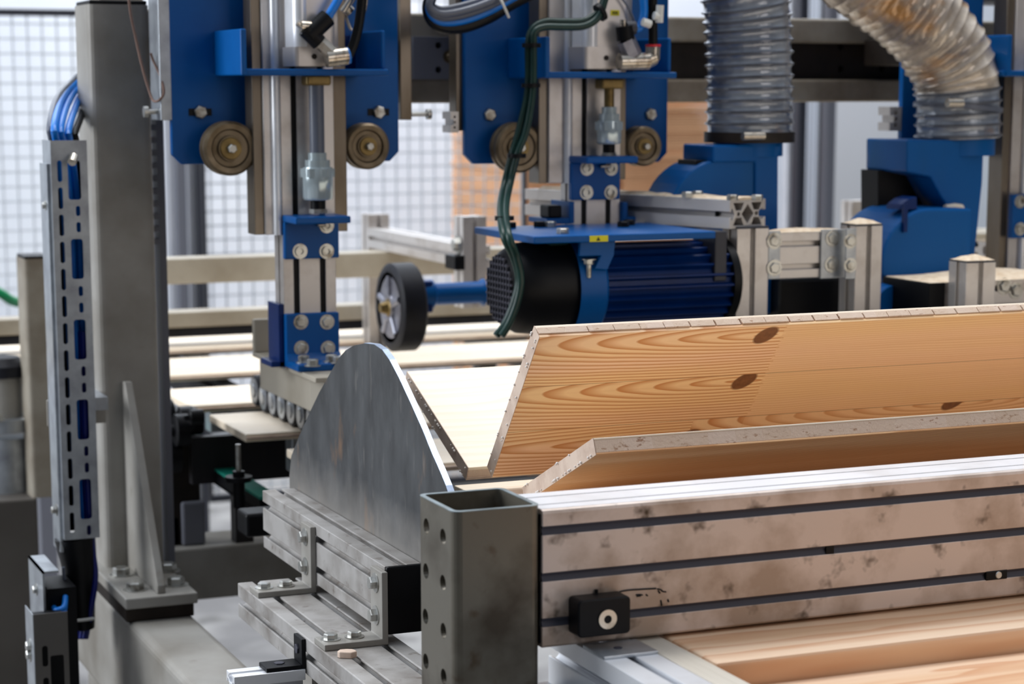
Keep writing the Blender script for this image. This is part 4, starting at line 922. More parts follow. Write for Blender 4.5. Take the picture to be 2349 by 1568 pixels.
MB().prism(ar, 'y', H2-.02, H2+.12).build('volute', 'bluedusty', d2, bev=.004)
MB().box(P(2052, 480, Y=H2).x, P(2060, 480, Y=H2).x, H2-.028, H2-.02, pz(2056, 530)[1], pz(2056, 466)[1]).build('seam_clip', 'bluedark', d2)
MB().prism([pz(2076, 456), pz(2095, 450), pz(2096, 480), pz(2056, 480), pz(2060, 468)], 'y', H2-.01, H2+.03).build('latch', 'bluedark', d2, bev=.001)
MB().lathe(P(2190, 480, Y=H2+.03), (1, 0, 0), [(-.02, .002), (-.018, .008), (.0, .010), (.013, .008), (.015, .001)], 16).build('wood_handle', 'pale', d2)
MB().lathe(P(2052, 705, Y=H2-.05), (0, 1, 0), [(0, .026), (0, .034), (.03, .036)], 30).build('shaft_collar', 'blue', d2)

# ------------------------------------------------------------------ aluminium frames, right
# angled profile with open end
eY = 2.70
b = bY(1674, 458, 1777, 524, eY, .3); x0, x1, z0, z1 = b[0], b[1], b[4], b[5]; w = x1-x0; h = z1-z0
def tslot(cx, cy, s, dx, dy):
    px_, py_ = -dy, dx
    pts = [(-.5, .5), (-.32, .5), (-.32, .3), (-.7, .3), (-.7, .12), (-.3, -.15), (.3, -.15), (.7, .12), (.7, .3), (.32, .3), (.32, .5), (.5, .5)]
    return pts
r_ = .0028
o_ = [(x0, z0)]
hl_ = []
for cx_ in (x0+w*.25, x0+w*.75):
    for sgn, zc in ((1, z1-h*.13), (-1, z0+h*.13)):
        hl_.append([(cx_-.011, zc+sgn*.001), (cx_-.0055, zc-sgn*.010), (cx_+.0055, zc-sgn*.010), (cx_+.011, zc+sgn*.001)])
    hl_.append(circ(cx_, (z0+z1)/2, .0032, 12))
cxm = (x0+x1)/2; czm = (z0+z1)/2
hl_.append([(cxm-.0125, czm), (cxm, czm+.014), (cxm+.0125, czm), (cxm, czm-.014)])
sd_ = .003
outl = [(x0, z0), (x1, z0), (x1, czm-.005), (x1-.008, czm-.009), (x1-.014, czm-.003), (x1-.014, czm+.003), (x1-.008, czm+.009), (x1, czm+.005), (x1, z1), (x0, z1), (x0, czm+.004), (x0+.003, czm+.004), (x0+.003, czm+.008), (x0+.006, czm+.008), (x0+.010, czm), (x0+.006, czm-.008), (x0+.003, czm-.008), (x0+.003, czm-.004), (x0, czm-.004)]
ap = thing('aluminium_profile', 'open ended aluminium profile lying on the post beside the motor', 'profile', ((x0+x1)/2, eY+.2, z0))
mb = MB().plate(outl, hl_, .46, lambda a, b_, c: (a, eY+c, b_)); mb.rot(radians(17), (x0, eY, 0)); mb.build('extrusion', 'alu', ap, bev=.0006)
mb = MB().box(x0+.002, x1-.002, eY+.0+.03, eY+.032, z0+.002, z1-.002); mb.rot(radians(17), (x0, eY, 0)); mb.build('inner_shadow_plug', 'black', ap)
mb = MB()
n1 = 30
rs = []
for i in range(n1+1):
    yy = eY+.44*i/n1
    rs.append([Vector((x0+.004, yy, z1-.001)), Vector((x0+w*.3, yy, z1+.003+.0015*sin(i*1.3))), Vector((x0+w*.7, yy, z1+.003+.001*sin(i*.9+1))), Vector((x1-.004, yy, z1-.001))])
mb.rings(rs, smooth=True); mb.rot(radians(17), (x0, eY, 0)); tag(mb.build('sawdust_layer', 'sawdust'), 'thin layer of sawdust on the open ended profile', 'sawdust', kind='stuff')
for (x, y) in ((1577, 448), (1600, 446), (1680, 455), (1737, 455)):
    bolt(ap, P(x, y+4, Z=z1+.001), (0, 0, 1), .0085, .008, washer=False)
# posts
def apost(x0, y0, x1, ybot, Y, dep, label, nx=2, ny=1, cap=True):
    b = bY(x0, y0, x1, ybot, Y, dep)
    t = thing('aluminium_post', label, 'post', ((b[0]+b[1])/2, Y+dep/2, .95))
    extrusion(b[0], b[1], Y, Y+dep, nx, ny, 'z', .95, b[5]).build('extrusion', 'alu', t, bev=.0006)
    if cap: MB().box(b[0], b[1], Y, Y+dep, b[5], b[5]+.003).build('end_cap', 'fdark', t, bev=.001)
    return t, b
ps1, q1 = apost(1690, 524, 1762, 720, eY, .045, 'aluminium post under the open profile end right of the motor', 1, 1)
ps2, q2 = apost(1962, 518, 2022, 705, eY-.0, .045, 'aluminium post topped with sawdust left of the dust hood', 1, 1)
ps3, q3 = apost(2216, 602, 2283, 690, eY-.1, .045, 'short aluminium post topped with sawdust at the right', 1, 1)
def xprof(x0, x1, y0, y1, Y, dep, label, n=2, name='aluminium_rail'):
    b = bY(x0, y0, x1, y1, Y, dep)
    t = thing(name, label, 'rail', ((b[0]+b[1])/2, Y, b[4]))
    MB().prism(prof_poly(Y, Y+dep, b[4], b[5], 1, n), 'x', b[0], b[1]).build('extrusion', 'alu', t, bev=.0006)
    return t, b
rl, qb = xprof(1763, 1960, 532, 636, eY+.004, .04, 'aluminium cross rail with corner plates between two posts')
ppl = lambda x0, y0, x1, y1, Y, par, m='zinc', nm='corner_plate', t=.004: MB().box(*bY(x0, y0, x1, y1, Y, t)).build(nm, m, par, bev=.0008)
ppl(1763, 530, 1790, 640, eY-.001, rl); ppl(1884, 526, 1940, 638, eY-.001, rl)
ppl(1941, 524, 1964, 640, eY-.022, rl)
for (x, y) in ((1910, 546), (1908, 606), (1776, 552), (1776, 614)): bolt(rl, P(x, y, Y=eY-.001), (0, -1, 0), .0085, .004)
for (x, y) in ((1950, 553), (1950, 608)): bolt(rl, P(x, y, Y=eY-.022), (0, -1, 0), .0075, .004)
def pile(x0, x1, y0, y1, z, hgt, label, seed):
    n_, m_ = 26, 14; vs = []; fs = []; rnd = random.Random(seed)
    for j in range(m_+1):
        for i in range(n_+1):
            u = i/n_; v = j/m_; e = min(1, 5*min(u, 1-u))*min(1, 4*min(v, 1-v)); hh_ = hgt*e*(.65+.35*sin(u*7+seed)*cos(v*3+seed))+rnd.uniform(0, .0006)*e
            vs.append((x0+(x1-x0)*u, y0+(y1-y0)*v, z+max(0, hh_)))
    for j in range(m_):
        for i in range(n_): a = j*(n_+1)+i; fs.append((a, a+1, a+n_+2, a+n_+1))
    o = len(vs); vs += [(x0, y0, z), (x1, y0, z), (x1, y1, z), (x0, y1, z)]; fs.append((o+3, o+2, o+1, o))
    return tag(MB().add(vs, fs, True).build('sawdust_pile', 'sawdust', smooth=True), label, 'sawdust', kind='stuff')
pile(q2[0]-.0, q2[1], eY, eY+.045, q2[5]+.003, .007, 'sawdust heaped on the post left of the round dust hood', 1)
pile(qb[0], qb[1], eY+.004, eY+.044, qb[5]+.0003, .005, 'sawdust lying along the aluminium cross rail', 2)
pile(q3[0], q3[1], eY-.1, eY-.055, q3[5]+.003, .008, 'sawdust heaped on the short right post', 3)
rl2, qc = xprof(2160, 2480, 640, 720, eY-.04, .12, 'aluminium rail with sawdust behind the short right post', 2)
MB().box(qc[0]-.028, qc[0], eY-.05, eY+.08, qc[4], qc[5]).build('end_cap', 'black', rl2, bev=.002)
pile(qc[0]-.028, qc[1], eY-.05, eY+.08, qc[5]+.0004, .010, 'deep sawdust drift on the right hand rail', 4)
for (x, y) in ((2303, 646), (2330, 656)): bolt(rl2, P(x, y+10, Y=eY-.04), (0, -1, 0), .009, .005)
rl3, qd = xprof(2262, 2500, 552, 590, HY+.1, .06, 'aluminium rail behind the hood at the right edge', 1)
pile(qd[0], qd[1], HY+.1, HY+.16, qd[5]+.0003, .005, 'sawdust on the rear rail at the right edge', 5)
b = bY(2322, 445, 2420, 545, CYF-.012, .012)
ks = thing('blue_angle_bracket', 'blue bracket on the column at the right edge', 'bracket', ((b[0]+b[1])/2, CYF, b[4]))
MB().box(*b).build('vertical_leg', 'blue', ks, bev=.002); bolt(ks, P(2340, 462, Y=CYF-.012), (0, -1, 0), .0075, .005, socket=True); bolt(ks, P(2340, 525, Y=CYF-.012), (0, -1, 0), .0075, .005, socket=True)
a4 = bY(1926, 458, 1975, 520, 4.0, .045); p4 = extrusion(a4[0], a4[1], 4.0-.05, 4.0-.005, 1, 1, 'z', 0, a4[5]).build('support_post', 'alu'); tag(p4, 'short aluminium post before the plain white panel', 'post')
# grey lower machine deck behind boards
dk = MB().box(P(1600, 720, Y=2.7).x, 3.2, 2.62, 3.12, .90, .95).build('machine_deck', 'cab', bev=.003)
tag(dk, 'grey machine deck carrying the aluminium posts and hoods', 'deck')
tag(MB().box(2.6, 2.7, 2.65, 2.75, 0, .90).box(2.6, 2.7, 3.0, 3.1, 0, .9).box(1.6, 1.7, 2.65, 2.75, 0, .90).box(1.6, 1.7, 3.0, 3.1, 0, .9).build('deck_frame', 'cab'), 'grey leg frame under the machine deck', 'frame')
b = bY(1600, 700, 1680, 780, 2.76, .1); tag(MB().box(b[0], b[1], 2.76, 2.9, .95, b[5]).build('belt_guard', 'beampaint', bev=.02, seg=4), 'rounded cream guard behind the tall panel below the motor', 'guard')
b = bY(1790, 636, 1945, 720, 2.8, .1); tag(MB().box(b[0], b[1], 2.8, 2.95, .95, b[5]).build('gearbox_housing', 'black', bev=.006), 'black housing seen below the aluminium cross rail', 'housing')
b = bY(1758, 640, 1790, 720, 2.78, .02)

# ------------------------------------------------------------------ profiles A and B, nose plate
A0 = P(602, 1124, D=2.7); An = P(888, 1295, D=2.0)
aX0 = A0.x; aZ1 = A0.z; aY1 = A0.y
aY0 = P(888, 1295, X=aX0+.003).y
aZb = P(602, 1252, X=aX0).z; aX1 = aX0+.042
pA = thing('aluminium_profile', 'dusty upright aluminium profile with black end cap below the nose plate', 'profile', (aX0, (aY0+aY1)/2, aZb))
MB().prism(prof_poly(aX0, aX1, aZb, aZ1, 1, 2, so=.008, sides='lrtb'), 'y', aY0, aY1).build('extrusion', 'aludusty', pA, bev=.0008)
MB().box(aX0-.0, aX1+.002, aY0-.006, aY0, aZb-.001, aZ1+.0005).build('end_cap', 'black', pA, bev=.003)
bZ1 = aZb-.010; B0 = P(545, 1336, Z=bZ1); bX0 = B0.x; bX1 = P(733, 1336, Z=bZ1).x; bY1_ = B0.y; bH = .042
pB = thing('aluminium_profile', 'dusty wide flat aluminium profile running to the bottom edge', 'profile', (bX0, 2., bZ1-bH))
MB().prism(prof_poly(bX0, bX1, bZ1-bH, bZ1, 2, 1), 'y', 1.15, bY1_).build('extrusion', 'aludusty', pB, bev=.0012)
# supports hidden below
tag(MB().box(bX0+.02, bX0+.07, 2.2, 2.25, 0, bZ1-bH).build('support_stand', 'steelpaint'), 'grey leg under the flat dusty profile', 'leg')
XN = aX1+.001
npts = [(664, 1185), (664, 1090), (668, 1046), (684, 1005), (706, 955), (732, 900), (756, 858), (776, 822), (793, 803), (812, 792), (835, 787), (858, 790), (876, 802), (893, 826), (914, 866), (940, 922), (968, 985), (990, 1040), (1008, 1080), (1022, 1114), (1034, 1150), (1052, 1240), (1060, 1420)]
npg = [(P(x, y, X=XN).y, P(x, y, X=XN).z) for x, y in npts]
npg = [(max(y, 1.70+.0), z) for y, z in npg]; zlow = aZb
npg = [(y, max(z, zlow)) for y, z in npg]
npg = [npg[0]]+npg[1:]; npg[0] = (npg[1][0], zlow)
nose = thing('nose_plate', 'tall rounded dark steel guide plate in the centre left foreground', 'plate', (XN, 2.2, zlow))
MB().prism(npg, 'x', XN, XN+.0075).build('plate_body', 'nose', nose)
ed = MB(); t_ = .0006
for i in range(10, len(npg)-3):
    (y0, z0), (y1, z1) = npg[i], npg[i+1]
    ed.add([(XN+.0002, y0-t_, z0+t_), (XN+.0074, y0-t_, z0+t_), (XN+.0074, y1-t_, z1+t_), (XN+.0002, y1-t_, z1+t_), (XN+.0002, y0, z0), (XN+.0074, y0, z0), (XN+.0074, y1, z1), (XN+.0002, y1, z1)],
           [(0, 1, 2, 3), (7, 6, 5, 4), (0, 3, 7, 4), (1, 5, 6, 2), (0, 4, 5, 1), (3, 2, 6, 7)])
o = ed.build('cut_edge', 'nosedge', nose); o['label'] = 'bright bare cut edge'
# L brackets
def Lb(pxf, pyf, label):
    c = P(pxf, pyf, X=aX0-.007); y0 = c.y
    t = thing('angle_bracket', label, 'bracket', (aX0-.05, y0+.02, bZ1))
    xl_ = bX0+.001
    MB().prism([(xl_, bZ1), (aX0-.0, bZ1), (aX0-.0, aZ1-.004), (aX0-.007, aZ1-.004), (aX0-.007, bZ1+.007), (xl_, bZ1+.007)], 'y', y0, y0+.038).build('angle', 'steelpaint', t, bev=.001)
    for z in (aZ1-.019, aZb+.019): bolt(t, (aX0-.007, y0+.02, z), (-1, 0, 0), .0075, .008)
    for x in (bX0+.014, aX0-.032): bolt(t, (x, y0+.02, bZ1+.007), (0, 0, 1), .0075, .007)
    return t
Lb(712, 1250, 'grey angle bracket joining the dusty profiles, further one with four bolts')
Lb(876, 1360, 'grey angle bracket joining the dusty profiles, nearer one beside black cap')
# black corner + small profile
kb = thing('corner_bracket', 'black plastic corner bracket on the flat profile side, bottom left centre', 'bracket', P(680, 1540, X=bX0))
y0 = P(690, 1500, X=bX0-.006).y
zc0 = P(690, 1530, X=bX0-.004).z; zc1 = P(672, 1438, X=bX0-.004).z
MB().box(bX0-.005, bX0, y0, y0+.03, zc0, min(zc1, bZ1-.002)).build('upright_leg', 'black', kb, bev=.001)
MB().box(bX0-.045, bX0-.005, y0, y0+.03, zc0, zc0+.005).build('flat_leg', 'black', kb, bev=.001)
bolt(kb, (bX0-.005, y0+.016, (zc0+zc1)/2), (-1, 0, 0), .006, .002, 'groove', name='screw_head', washer=False); bolt(kb, (bX0-.026, y0+.016, zc0+.005), (0, 0, 1), .006, .001, 'groove', name='screw_head', washer=False)
xs = P(536, 1550, Y=y0).x
pC = thing('aluminium_profile', 'short shiny aluminium profile stub at the bottom edge', 'profile', (xs, y0, zc0-.03))
MB().prism(prof_poly(y0-.002, y0+.03, zc0-.032, zc0, 1, 1), 'x', xs, bX0-.0015).build('extrusion', 'alutop', pC, bev=.0006)
# wood chip
cp = P(797, 1506, Z=bZ1); chp = MB(); rnd = random.Random(4)
vs = [(cp.x+.011*cos(a)*rnd.uniform(.7, 1.1), cp.y+.009*sin(a)*rnd.uniform(.7, 1.1)) for a in [2*pi*i/9 for i in range(9)]]
chp.prism(vs, 'z', bZ1, bZ1+.007); tag(chp.build('wood_chip', 'endface', bev=.001), 'small pale wood chip lying on the flat dusty profile', 'wood chip')

# ------------------------------------------------------------------ front post and beam
T = P(1243, 1170, D=1.78); fY_ = T.y
fx0, fx1 = P(1040, 1174, Y=fY_).x, P(1241, 1164, Y=fY_).x; fz = P(1140, 1168, Y=fY_).z
fyb = P(958, 1128, X=fx0).y
fp = thing('steel_post', 'open square steel tube post with six side holes in the foreground', 'post', ((fx0+fx1)/2, (fY_+fyb)/2, 0))
r_, w_ = .008, .004
out = rrect(fx0, fY_, fx1, fyb, r_, 5); inn = rrect(fx0+w_, fY_+w_, fx1-w_, fyb-w_, r_-w_+.001, 5)
# split out the flat left wall so it can carry holes
def nl(pl): return [p for p in pl if True]
o3 = [p for p in out]; 
tb_ = MB()
n_ = len(out)
vs = [(p[0], p[1], z) for z in (0, fz) for p in out]+[(p[0], p[1], z) for z in (0, fz) for p in inn]
fs = []
for i in range(n_):
    j = (i+1) % n_
    if abs(out[i][0]-fx0) < 1e-6 and abs(out[j][0]-fx0) < 1e-6: 
        fs.append((2*n_+i, 2*n_+j, j, i)); fs.append((n_+i, n_+j, 3*n_+j, 3*n_+i)); 
        continue
    fs += [(i, j, n_+j, n_+i), (2*n_+j, 2*n_+i, 3*n_+i, 3*n_+j), (n_+i, n_+j, 3*n_+j, 3*n_+i), (2*n_+i, 2*n_+j, j, i)]
tb_.add(vs, fs)
hs = []
for (x, y) in ((978, 1206), (1016, 1230), (977, 1309), (1016, 1336), (976, 1413), (1017, 1446)):
    q = P(x, y, X=fx0); hs.append(circ(q.y, q.z, .0068, 20))
for k_ in range(1, 6):
    q = P(976, 1413, X=fx0); hs.append(circ(q.y, q.z-.04*k_, .0068, 20)); q = P(1017, 1446, X=fx0); hs.append(circ(q.y, q.z-.04*k_, .0068, 20))
tb_.plate([(fY_+r_, 0), (fyb-r_, 0), (fyb-r_, fz), (fY_+r_, fz)], hs, w_, lambda a, b_, c: (fx0+c, a, b_))
tb_.build('tube', 'tube', fp)
rm = MB(); o2 = rrect(fx0-.0002, fY_-.0002, fx1+.0002, fyb+.0002, r_, 5); 
vs = [(p[0], p[1], fz+.0001) for p in o2]+[(p[0], p[1], fz+.0001) for p in inn]+[(p[0], p[1], fz+.0008) for p in o2]+[(p[0], p[1], fz+.0008) for p in inn]; fs = []
for i in range(n_):
    j = (i+1) % n_; fs += [(2*n_+i, 2*n_+j, 3*n_+j, 3*n_+i), (i, j, 2*n_+j, 2*n_+i), (n_+j, n_+i, 3*n_+i, 3*n_+j)]
rm.add(vs, fs).build('cut_rim', 'tubein', fp)
MB().box(fx0+.3*(fx1-fx0), fx0+.3*(fx1-fx0)+.001, fY_+w_, fY_+w_+.001, 0, .01)
# beam
BX0 = fx1+.0015; BX1 = 2.45; BZ1 = T.z; BZ0 = P(1243, 1487, Y=fY_).z
byb = P(1220, 1131, Z=BZ1).y
H = BZ1-BZ0
bm_ = thing('aluminium_beam', 'large stained aluminium beam with three dark grooves in the foreground', 'beam', (BX0, (fY_+byb)/2, BZ0))
gz = [BZ1-H*k_ for k_ in (1/6., .5, 5/6.)]
gz = [P(1245, y, Y=fY_).z for y in (1218, 1325, 1429)]
g_ = .0038
poly = [(fY_, BZ0)]
pl = [(fY_+.002, BZ0), (byb, BZ0), (byb, BZ1)]
dY = byb-fY_
for fr in (.74, .30):
    yc = fY_+dY*fr; pl += [(yc+.0007, BZ1), (yc+.0007, BZ1-.002), (yc-.0007, BZ1-.002), (yc-.0007, BZ1)]
pl += [(fY_+.0035, BZ1), (fY_+.001, BZ1-.001), (fY_, BZ1-.0035)]
for z in gz:
    pl += [(fY_, z+g_), (fY_+.010, z+g_), (fY_+.010, z-g_), (fY_, z-g_)]
pl += [(fY_, BZ0+.002)]
bo = MB().prism(pl, 'x', BX0, BX1).build('extrusion', 'alubeam', bm_, bev=.0006)
for z in gz:
    MB().prism([(fY_+.0012, z+g_), (fY_+.0035, z+g_*.2), (fY_+.0012, z-g_), (fY_+.010, z-g_), (fY_+.010, z+g_)], 'x', BX0+.0005, BX1).build('groove_cover', 'groove', bm_)
for (a_, c_) in ((fY_+.0045, fY_+dY*.30-.0012), (fY_+dY*.30+.0012, fY_+dY*.74-.0012), (fY_+dY*.74+.0012, byb-.0005)):
    MB().box(BX0+.0005, BX1, a_, c_, BZ1, BZ1+.0002).build('top_land', 'alutop', bm_)  # top lands covered with thin sheets paler than the front
for fr in (.74, .30):
    MB().box(BX0+.0005, BX1, fY_+dY*fr-.0012, fY_+dY*fr+.0012, BZ1-.0002, BZ1+.00005).build('top_groove', 'groove', bm_)
tf = MB(); 
MB().box(BX0-.0014, BX0, fY_+.003, byb-.003, BZ0+.004, BZ1-.004).build('end_gasket', 'black', bm_)
tag(MB().box(2.3, 2.36, fY_+.01, byb-.01, 0, BZ0).build('beam_leg', 'steelpaint'), 'grey leg under the far right end of the foreground beam', 'leg')
# black clip
b = bY(1327, 1372, 1447, 1458, fY_-.022, .022)
cl = thing('black_clip', 'black plastic mounting block with silver washer on the foreground beam', 'block', ((b[0]+b[1])/2, fY_-.01, b[4]))
MB().prism(rrect(b[0], b[4], b[1], b[5], .004), 'y', fY_-.022, fY_-.0003).build('block', 'black', cl, bev=.0015)
p = P(1393, 1419, Y=fY_-.022); MB().lathe(p, (0, -1, 0), [(0, .0035), (0, .0084), (.0015, .0084), (.0015, .0036), (-.0, .0035)], 28, cap=False).build('washer', 'nickel', cl)
MB().lathe(p, (0, -1, 0), [(0, .0036), (.0002, .0036)], 20).build('bore', 'black', cl)
MB().box(P(1366, 1360, Y=fY_-.002).x, P(1371, 1360, Y=fY_-.002).x, fY_-.003, fY_-.0005, b[5], P(1368, 1350, Y=fY_).z).build('pin', 'black', cl)
# scribbles in paint next to the clip
def mark(pts, r=.0006): return MB().tube([P(x, y, Y=fY_-.0004) for x, y in pts], r, 6, 3)
mk = mark([(1420, 1357), (1440, 1353), (1470, 1351), (1505, 1349)], .0008)
for pts in ([(1508, 1350), (1516, 1352), (1520, 1356)], [(1510, 1354), (1514, 1360)], [(1521, 1356), (1528, 1357)], [(1459, 1364), (1466, 1363), (1474, 1364)], [(1461, 1367), (1470, 1366)], [(1482, 1363), (1486, 1366)], [(1516, 1376), (1518, 1388)], [(1532, 1374), (1534, 1380)]):
    m2 = mark(pts, .0007); mk.add(m2.v, m2.f)
o = mk.build('paint_mark', 'blacksoft', bm_)
p = P(1905, 1258, Y=fY_+.0); MB().box(p.x-.004, p.x+.004, fY_+.0004, fY_+.003, gz[1]-g_, gz[1]+g_).build('cover_joint', 'black', bm_)
p = P(2290, 1318, Y=fY_); MB().box(p.x-.014, p.x+.01, fY_-.0006, fY_+.004, gz[2]-g_*1.2, gz[2]+g_*1.2).build('slot_nut', 'black', bm_, bev=.001)
MB().lathe((p.x, fY_-.0006, gz[2]), (0, -1, 0), [(0, .0035), (.0008, .003)], 14).build('nut_screw', 'bolt', bm_)

# profile G, toward the camera under the beam
gX0 = P(1380, 1505, Z=BZ0-.001).x; gX1 = P(1520, 1500, Z=BZ0-.001).x
zg = BZ0-.003
q = P(1383, 1512, Z=zg); q2_ = P(1506, 1497, Z=zg); gX0, gX1 = q.x, q2_.x
pg = thing('aluminium_profile', 'aluminium profile running to the camera below the black block', 'profile', (gX0, 1.3, zg-.08))
MB().prism(prof_poly(gX0, gX1, zg-.084, zg, 1, 2), 'y', .75, byb).build('extrusion', 'alutop', pg, bev=.0008)
q = P(1346, 1466, Z=zg+.003); q3_ = P(1480, 1495, Z=zg+.003)
cpl = thing('cover_plate', 'small metal plate under the black block on the profile', 'plate', (q.x, q3_.y, zg))
MB().box(gX0, gX1-.0, q3_.y, fY_-.001, zg, zg+.0028).build('plate', 'zinc', cpl, bev=.0005)
bolt(cpl, ((gX0+gX1)/2-.002, (q3_.y+fY_)/2, zg+.0028), (0, 0, 1), .004, .0006, 'groove', name='screw_head', washer=False)
tag(MB().box(gX0-.035, gX0-.004, .75, byb-.01, zg-.13, zg-.045).build('guide_channel', 'zinc', bev=.003), 'pale metal channel beside the profile right of the foreground post', 'channel')
# wood strip + slabs
def woodobj(name, label, x0, x1, y0, y1, z0, z1, m, cat='timber', alongY=False, m2=None, bev=.002, group=None):
    if not alongY:
        t = MB().box(0, x1-x0, 0, y1-y0, z0-z1, 0).build(name, m, local=True, bev=bev); t.location = (x0, y0, z1)
    else:
        t = MB().box(0, y1-y0, -(x1-x0), 0, z0-z1, 0).build(name, m, local=True, bev=bev); t.location = (x0, y0, z1); t.rotation_euler = (0, 0, pi/2)
        t.location = (x0, y0, z1)
    return tag(t, label, cat, group)
sx0_ = gX1+.001; q = P(1512, 1456, Z=zg); sx1_ = q.x
woodobj('wooden_strip', 'pale greyish planed wood strip beside the aluminium profile, lower right', sx0_, sx1_, .75, fY_+.02, zg-.02, zg, 'greyw', 'strip', True)
zs1 = zg; q = P(2349, 1420, Z=zs1); q0 = P(1640, 1530, Z=zs1); yS = (q.y+q0.y)/2
q5 = P(2000, 1478, Z=zs1); yS = q5.y
woodobj('timber_slab', 'thick pale timber slab under the beam at the lower right', sx1_+.003, 2.4, yS, fY_+.06, zs1-.036, zs1, 'thickw', bev=.003)
woodobj('timber_slab', 'brown timber slab lying a step below and in front of the pale one', sx1_+.012, 2.4, yS-.0, fY_+.05, zs1-.085, zs1-.0375, 'browntw', bev=.002)
q6 = P(2100, 1545, Z=zs1-.062)
woodobj('timber_slab', 'pale timber board at the very bottom right corner', sx1_+.02, 2.4, .7, yS-.002, zs1-.095, P(2349, 1494, Y=yS-.002).z, 'thickw', bev=.002)
rk_ = MB().box(sx1_-.03, 2.4, .75, .83, .3, zs1-.086).box(sx1_-.03, 2.4, fY_-.05, fY_+.03, .3, zs1-.086).box(sx1_, sx1_+.06, .76, .82, 0, .3).box(2.3, 2.36, .76, .82, 0, .3).box(sx1_, sx1_+.06, fY_-.04, fY_+.02, 0, .3).box(2.3, 2.36, fY_-.04, fY_+.02, 0, .3)
tag(rk_.build('slab_rack', 'cab'), 'dark rack under the timber slabs at the lower right', 'rack')
tag(MB().box(gX0, gX1, .8, .86, 0, zg-.084).build('support_stand', 'steelpaint'), 'leg under the near end of the profile below the beam', 'leg')

# ------------------------------------------------------------------ the tilted panels
XE = .85
def panel(name, label, A, B, th, m, knots_px=(), joint_px=None, seam_fr=(), teeth=False, xr=2.7, mlight=None, mdark=None, contrast=.5, c_alt=None, base=260.):
    a, b_ = Vector(A), Vector(B); Wd = (b_-a).length; e = (b_-a).normalized(); ang = atan2(e.y, e.x)
    loc = Vector((XE, a.x, a.y)); R = Matrix.Rotation(ang, 3, 'X'); nrm = R @ Vector((0, 0, 1))
    def loc2(px, py):
        r = ray(px, py); o = Vector((0, 0, CZ)); t = (loc-o).dot(nrm)/r.dot(nrm); q = R.inverted() @ (o+r*t-loc); return q.x, q.y
    seams = [Wd*f_ for f_ in seam_fr]
    kn = []
    for (x, y, sc, um0, um1) in knots_px:
        u, v = loc2(x, y); lo = max([0.-.01]+[s for s in seams if s < v]); hi = min([Wd+.01]+[s for s in seams if s >= v]); kn.append((u, v, lo, hi, sc, um0, um1))
    jt = loc2(*joint_px)[0] if joint_px else None
    mm = wood('wood_'+m, mlight, mdark, kn, jt, seams, contrast, base, c_alt)
    t = thing(name, label, 'board', loc); t.rotation_euler = (ang, 0, 0); L = xr-XE
    def part(nm, mb, mat_, bev=.0006):
        me = bpy.data.meshes.new(nm); me.from_pydata(mb.v, [], mb.f); me.update(); me.materials.append(mat_ if isinstance(mat_, bpy.types.Material) else M[mat_])
        o = bpy.data.objects.new(nm, me); COL.objects.link(o); o.parent = t
        if bev: bb_ = o.modifiers.new('bevel', 'BEVEL'); bb_.width = bev; bb_.segments = 2; bb_.limit_method = 'ANGLE'
        return o
    f_ = th*(.12 if m == 'low' else .24)
    part('face_layer', MB().box(0, L, 0, Wd, -f_, 0), mm)
    part('face_layer', MB().box(.0, L, 0, Wd, -th, -th+f_), 'pale' if m != 'white' else 'endface')
    c = MB()
    if teeth:
        c.box(.0004, .056, .0006, Wd+.0012, -th+f_, -f_); x = .057; rnd = random.Random(5)
        while x < L-.035:
            w = .0285+rnd.uniform(-.001, .001); c.box(x, x+w, .0006, Wd+.0012+rnd.uniform(-.0004, .0006), -th+f_, -f_); x += w+(.0020 if rnd.random() < .6 else .0006)
        part('core_layer', c, 'endg', .0004)
    else:
        part('core_layer', c.box(.0004, L-.001, .0005, Wd-.0003, -th+f_, -f_), 'endg')
    # cut end sheet + glue beads
    ce_ = part('cut_end', MB().box(-.0006, .0, .0, Wd, -th, 0), 'endface', .0)
    gl = MB(); rnd = random.Random(len(label))
    for _ in range(26):
        y = rnd.uniform(.02, .98)*Wd; r = rnd.uniform(.0008, .0016); zc = -f_ if rnd.random() < .6 else -th+f_*.3
        gl.lathe((-.001-r*.3, y, zc), (-1, 0, 0), [(-r, r*.2), (-r*.5, r*.9), (0, r), (r*.6, r*.8), (r, .0001)], 8)
    gb_ = part('glue_squeeze_out', gl, 'glue', 0); gb_.parent = ce_; gb_['kind'] = 'stuff'
    return t, R, loc, Wd
def yz(px, py): q = P(px, py, X=XE); return (q.y, q.z)
pw = panel('laminated_board', 'white pine panel sloping down toward the tall orange one', yz(1075, 1072), yz(934, 851), .017, 'white', mlight=C(252, 240, 220), mdark=C(232, 204, 170), contrast=.25, base=60.)
ow = panel('laminated_board', 'tall leaning orange pine panel with two dark knots', yz(1129, 1095), yz(1238, 773), .017, 'orange', [(1757, 768, .105, -9, 9), (1706, 875, .105, -9, 9), (1578, 1002, .07, -9, .16), (2185, 925, .12, -.34, 4)], (1797, 760), (.335, .655), True, mlight=C(253, 210, 170), mdark=C(212, 144, 84), contrast=1., c_alt=C(252, 212, 156), base=300.)
lw = panel('laminated_board', 'low orange pine panel leaning behind the foreground beam', yz(1205, 1153), yz(1368, 1043), .017, 'low', mlight=C(255, 216, 170), mdark=C(206, 146, 92), contrast=.8, c_alt=C(236, 182, 126), base=220.)
# pale board in the trough under the panels
zz = yz(1130, 1125)
t = thing('pine_board', 'pale board edge seen under the panels left of the foreground beam', 'board', (.80, 1.9, 1.06))
zb_ = P(1100, 1108, Y=2.14).z
bd = MB().box(P(1042, 1110, Y=2.14).x, 2.6, 1.86, 2.14, zb_-.018, zb_).build('board_body', 'pale', t, bev=.001)
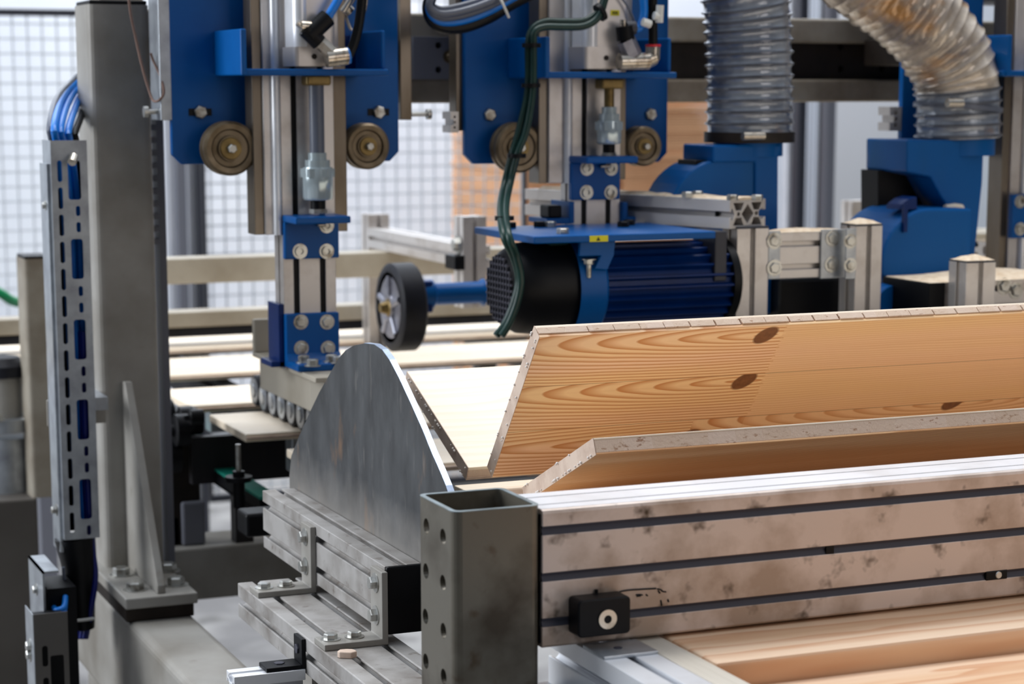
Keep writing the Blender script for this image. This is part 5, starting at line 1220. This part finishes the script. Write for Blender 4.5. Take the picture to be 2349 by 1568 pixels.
# trough supports holding the panels
for i, x in enumerate((1.35, 2.1)):
    tag(MB().box(x, x+.02, byb+.02, 2.45, .9, 1.02).box(x, x+.02, byb+.02, byb+.10, .9, 1.10).box(x-.02, x+.04, 2.1, 2.16, 0, .9).build('trough_support', 'cab'), 'dark steel support below the leaning panels, %s' % ('nearer' if i == 0 else 'further right'), 'support')

# ------------------------------------------------------------------ light
w = bpy.data.worlds.new('hall_light'); S.world = w; w.use_nodes = True; nt = w.node_tree
bg = nt.nodes['Background']; tc = nt.nodes.new('ShaderNodeTexCoord'); sp_ = nt.nodes.new('ShaderNodeSeparateXYZ')
nt.links.new(tc.outputs['Generated'], sp_.inputs[0])
mr1 = nt.nodes.new('ShaderNodeMapRange'); nt.links.new(sp_.outputs[2], mr1.inputs[0]); mr1.inputs[1].default_value = -.05; mr1.inputs[2].default_value = .95; mr1.inputs[3].default_value = .07; mr1.inputs[4].default_value = 1.65
mr2 = nt.nodes.new('ShaderNodeMapRange'); nt.links.new(sp_.outputs[1], mr2.inputs[0]); mr2.inputs[1].default_value = -.6; mr2.inputs[2].default_value = .5; mr2.inputs[3].default_value = .27; mr2.inputs[4].default_value = 1.
mu = nt.nodes.new('ShaderNodeMath'); mu.operation = 'MULTIPLY'; nt.links.new(mr1.outputs[0], mu.inputs[0]); nt.links.new(mr2.outputs[0], mu.inputs[1])
bg.inputs[0].default_value = (.78, .87, 1., 1); nt.links.new(mu.outputs[0], bg.inputs[1])
def area(name, loc, tgt, sx, sy, power, col=(1, 1, 1)):
    l = bpy.data.lights.new(name, 'AREA'); l.shape = 'RECTANGLE'; l.size = sx; l.size_y = sy; l.energy = power; l.color = col
    o = bpy.data.objects.new(name, l); COL.objects.link(o); o.location = loc
    o.rotation_euler = (Vector(tgt)-Vector(loc)).to_track_quat('-Z', 'Y').to_euler(); return o
area('window_light', (-3.2, 4.2, 2.8), (1.2, 3.1, 1.1), 3, 3, 215, (.93, .96, 1))
area('ceiling_lamp', (1.6, 3.2, 4.4), (1.5, 2.8, 1), 3.0, 1.2, 88, (1, .98, .95))
area('back_wall_fill', (3, 7.9, 4.8), (3, 9.4, 1.2), 7, 1.2, 330, (.95, .98, 1))  # added unseen lamp that brightens the back wall
area('front_fill_lamp', (2.6, -.9, 2.4), (1.5, 2, 1.1), 1.6, 1.6, 17, (1, .91, .85))
v = S.view_settings; S.display_settings.display_device = 'sRGB'; v.view_transform = 'Standard'; v.look = 'None'; v.gamma = 1; v.use_curve_mapping = False; v.exposure = 0.0
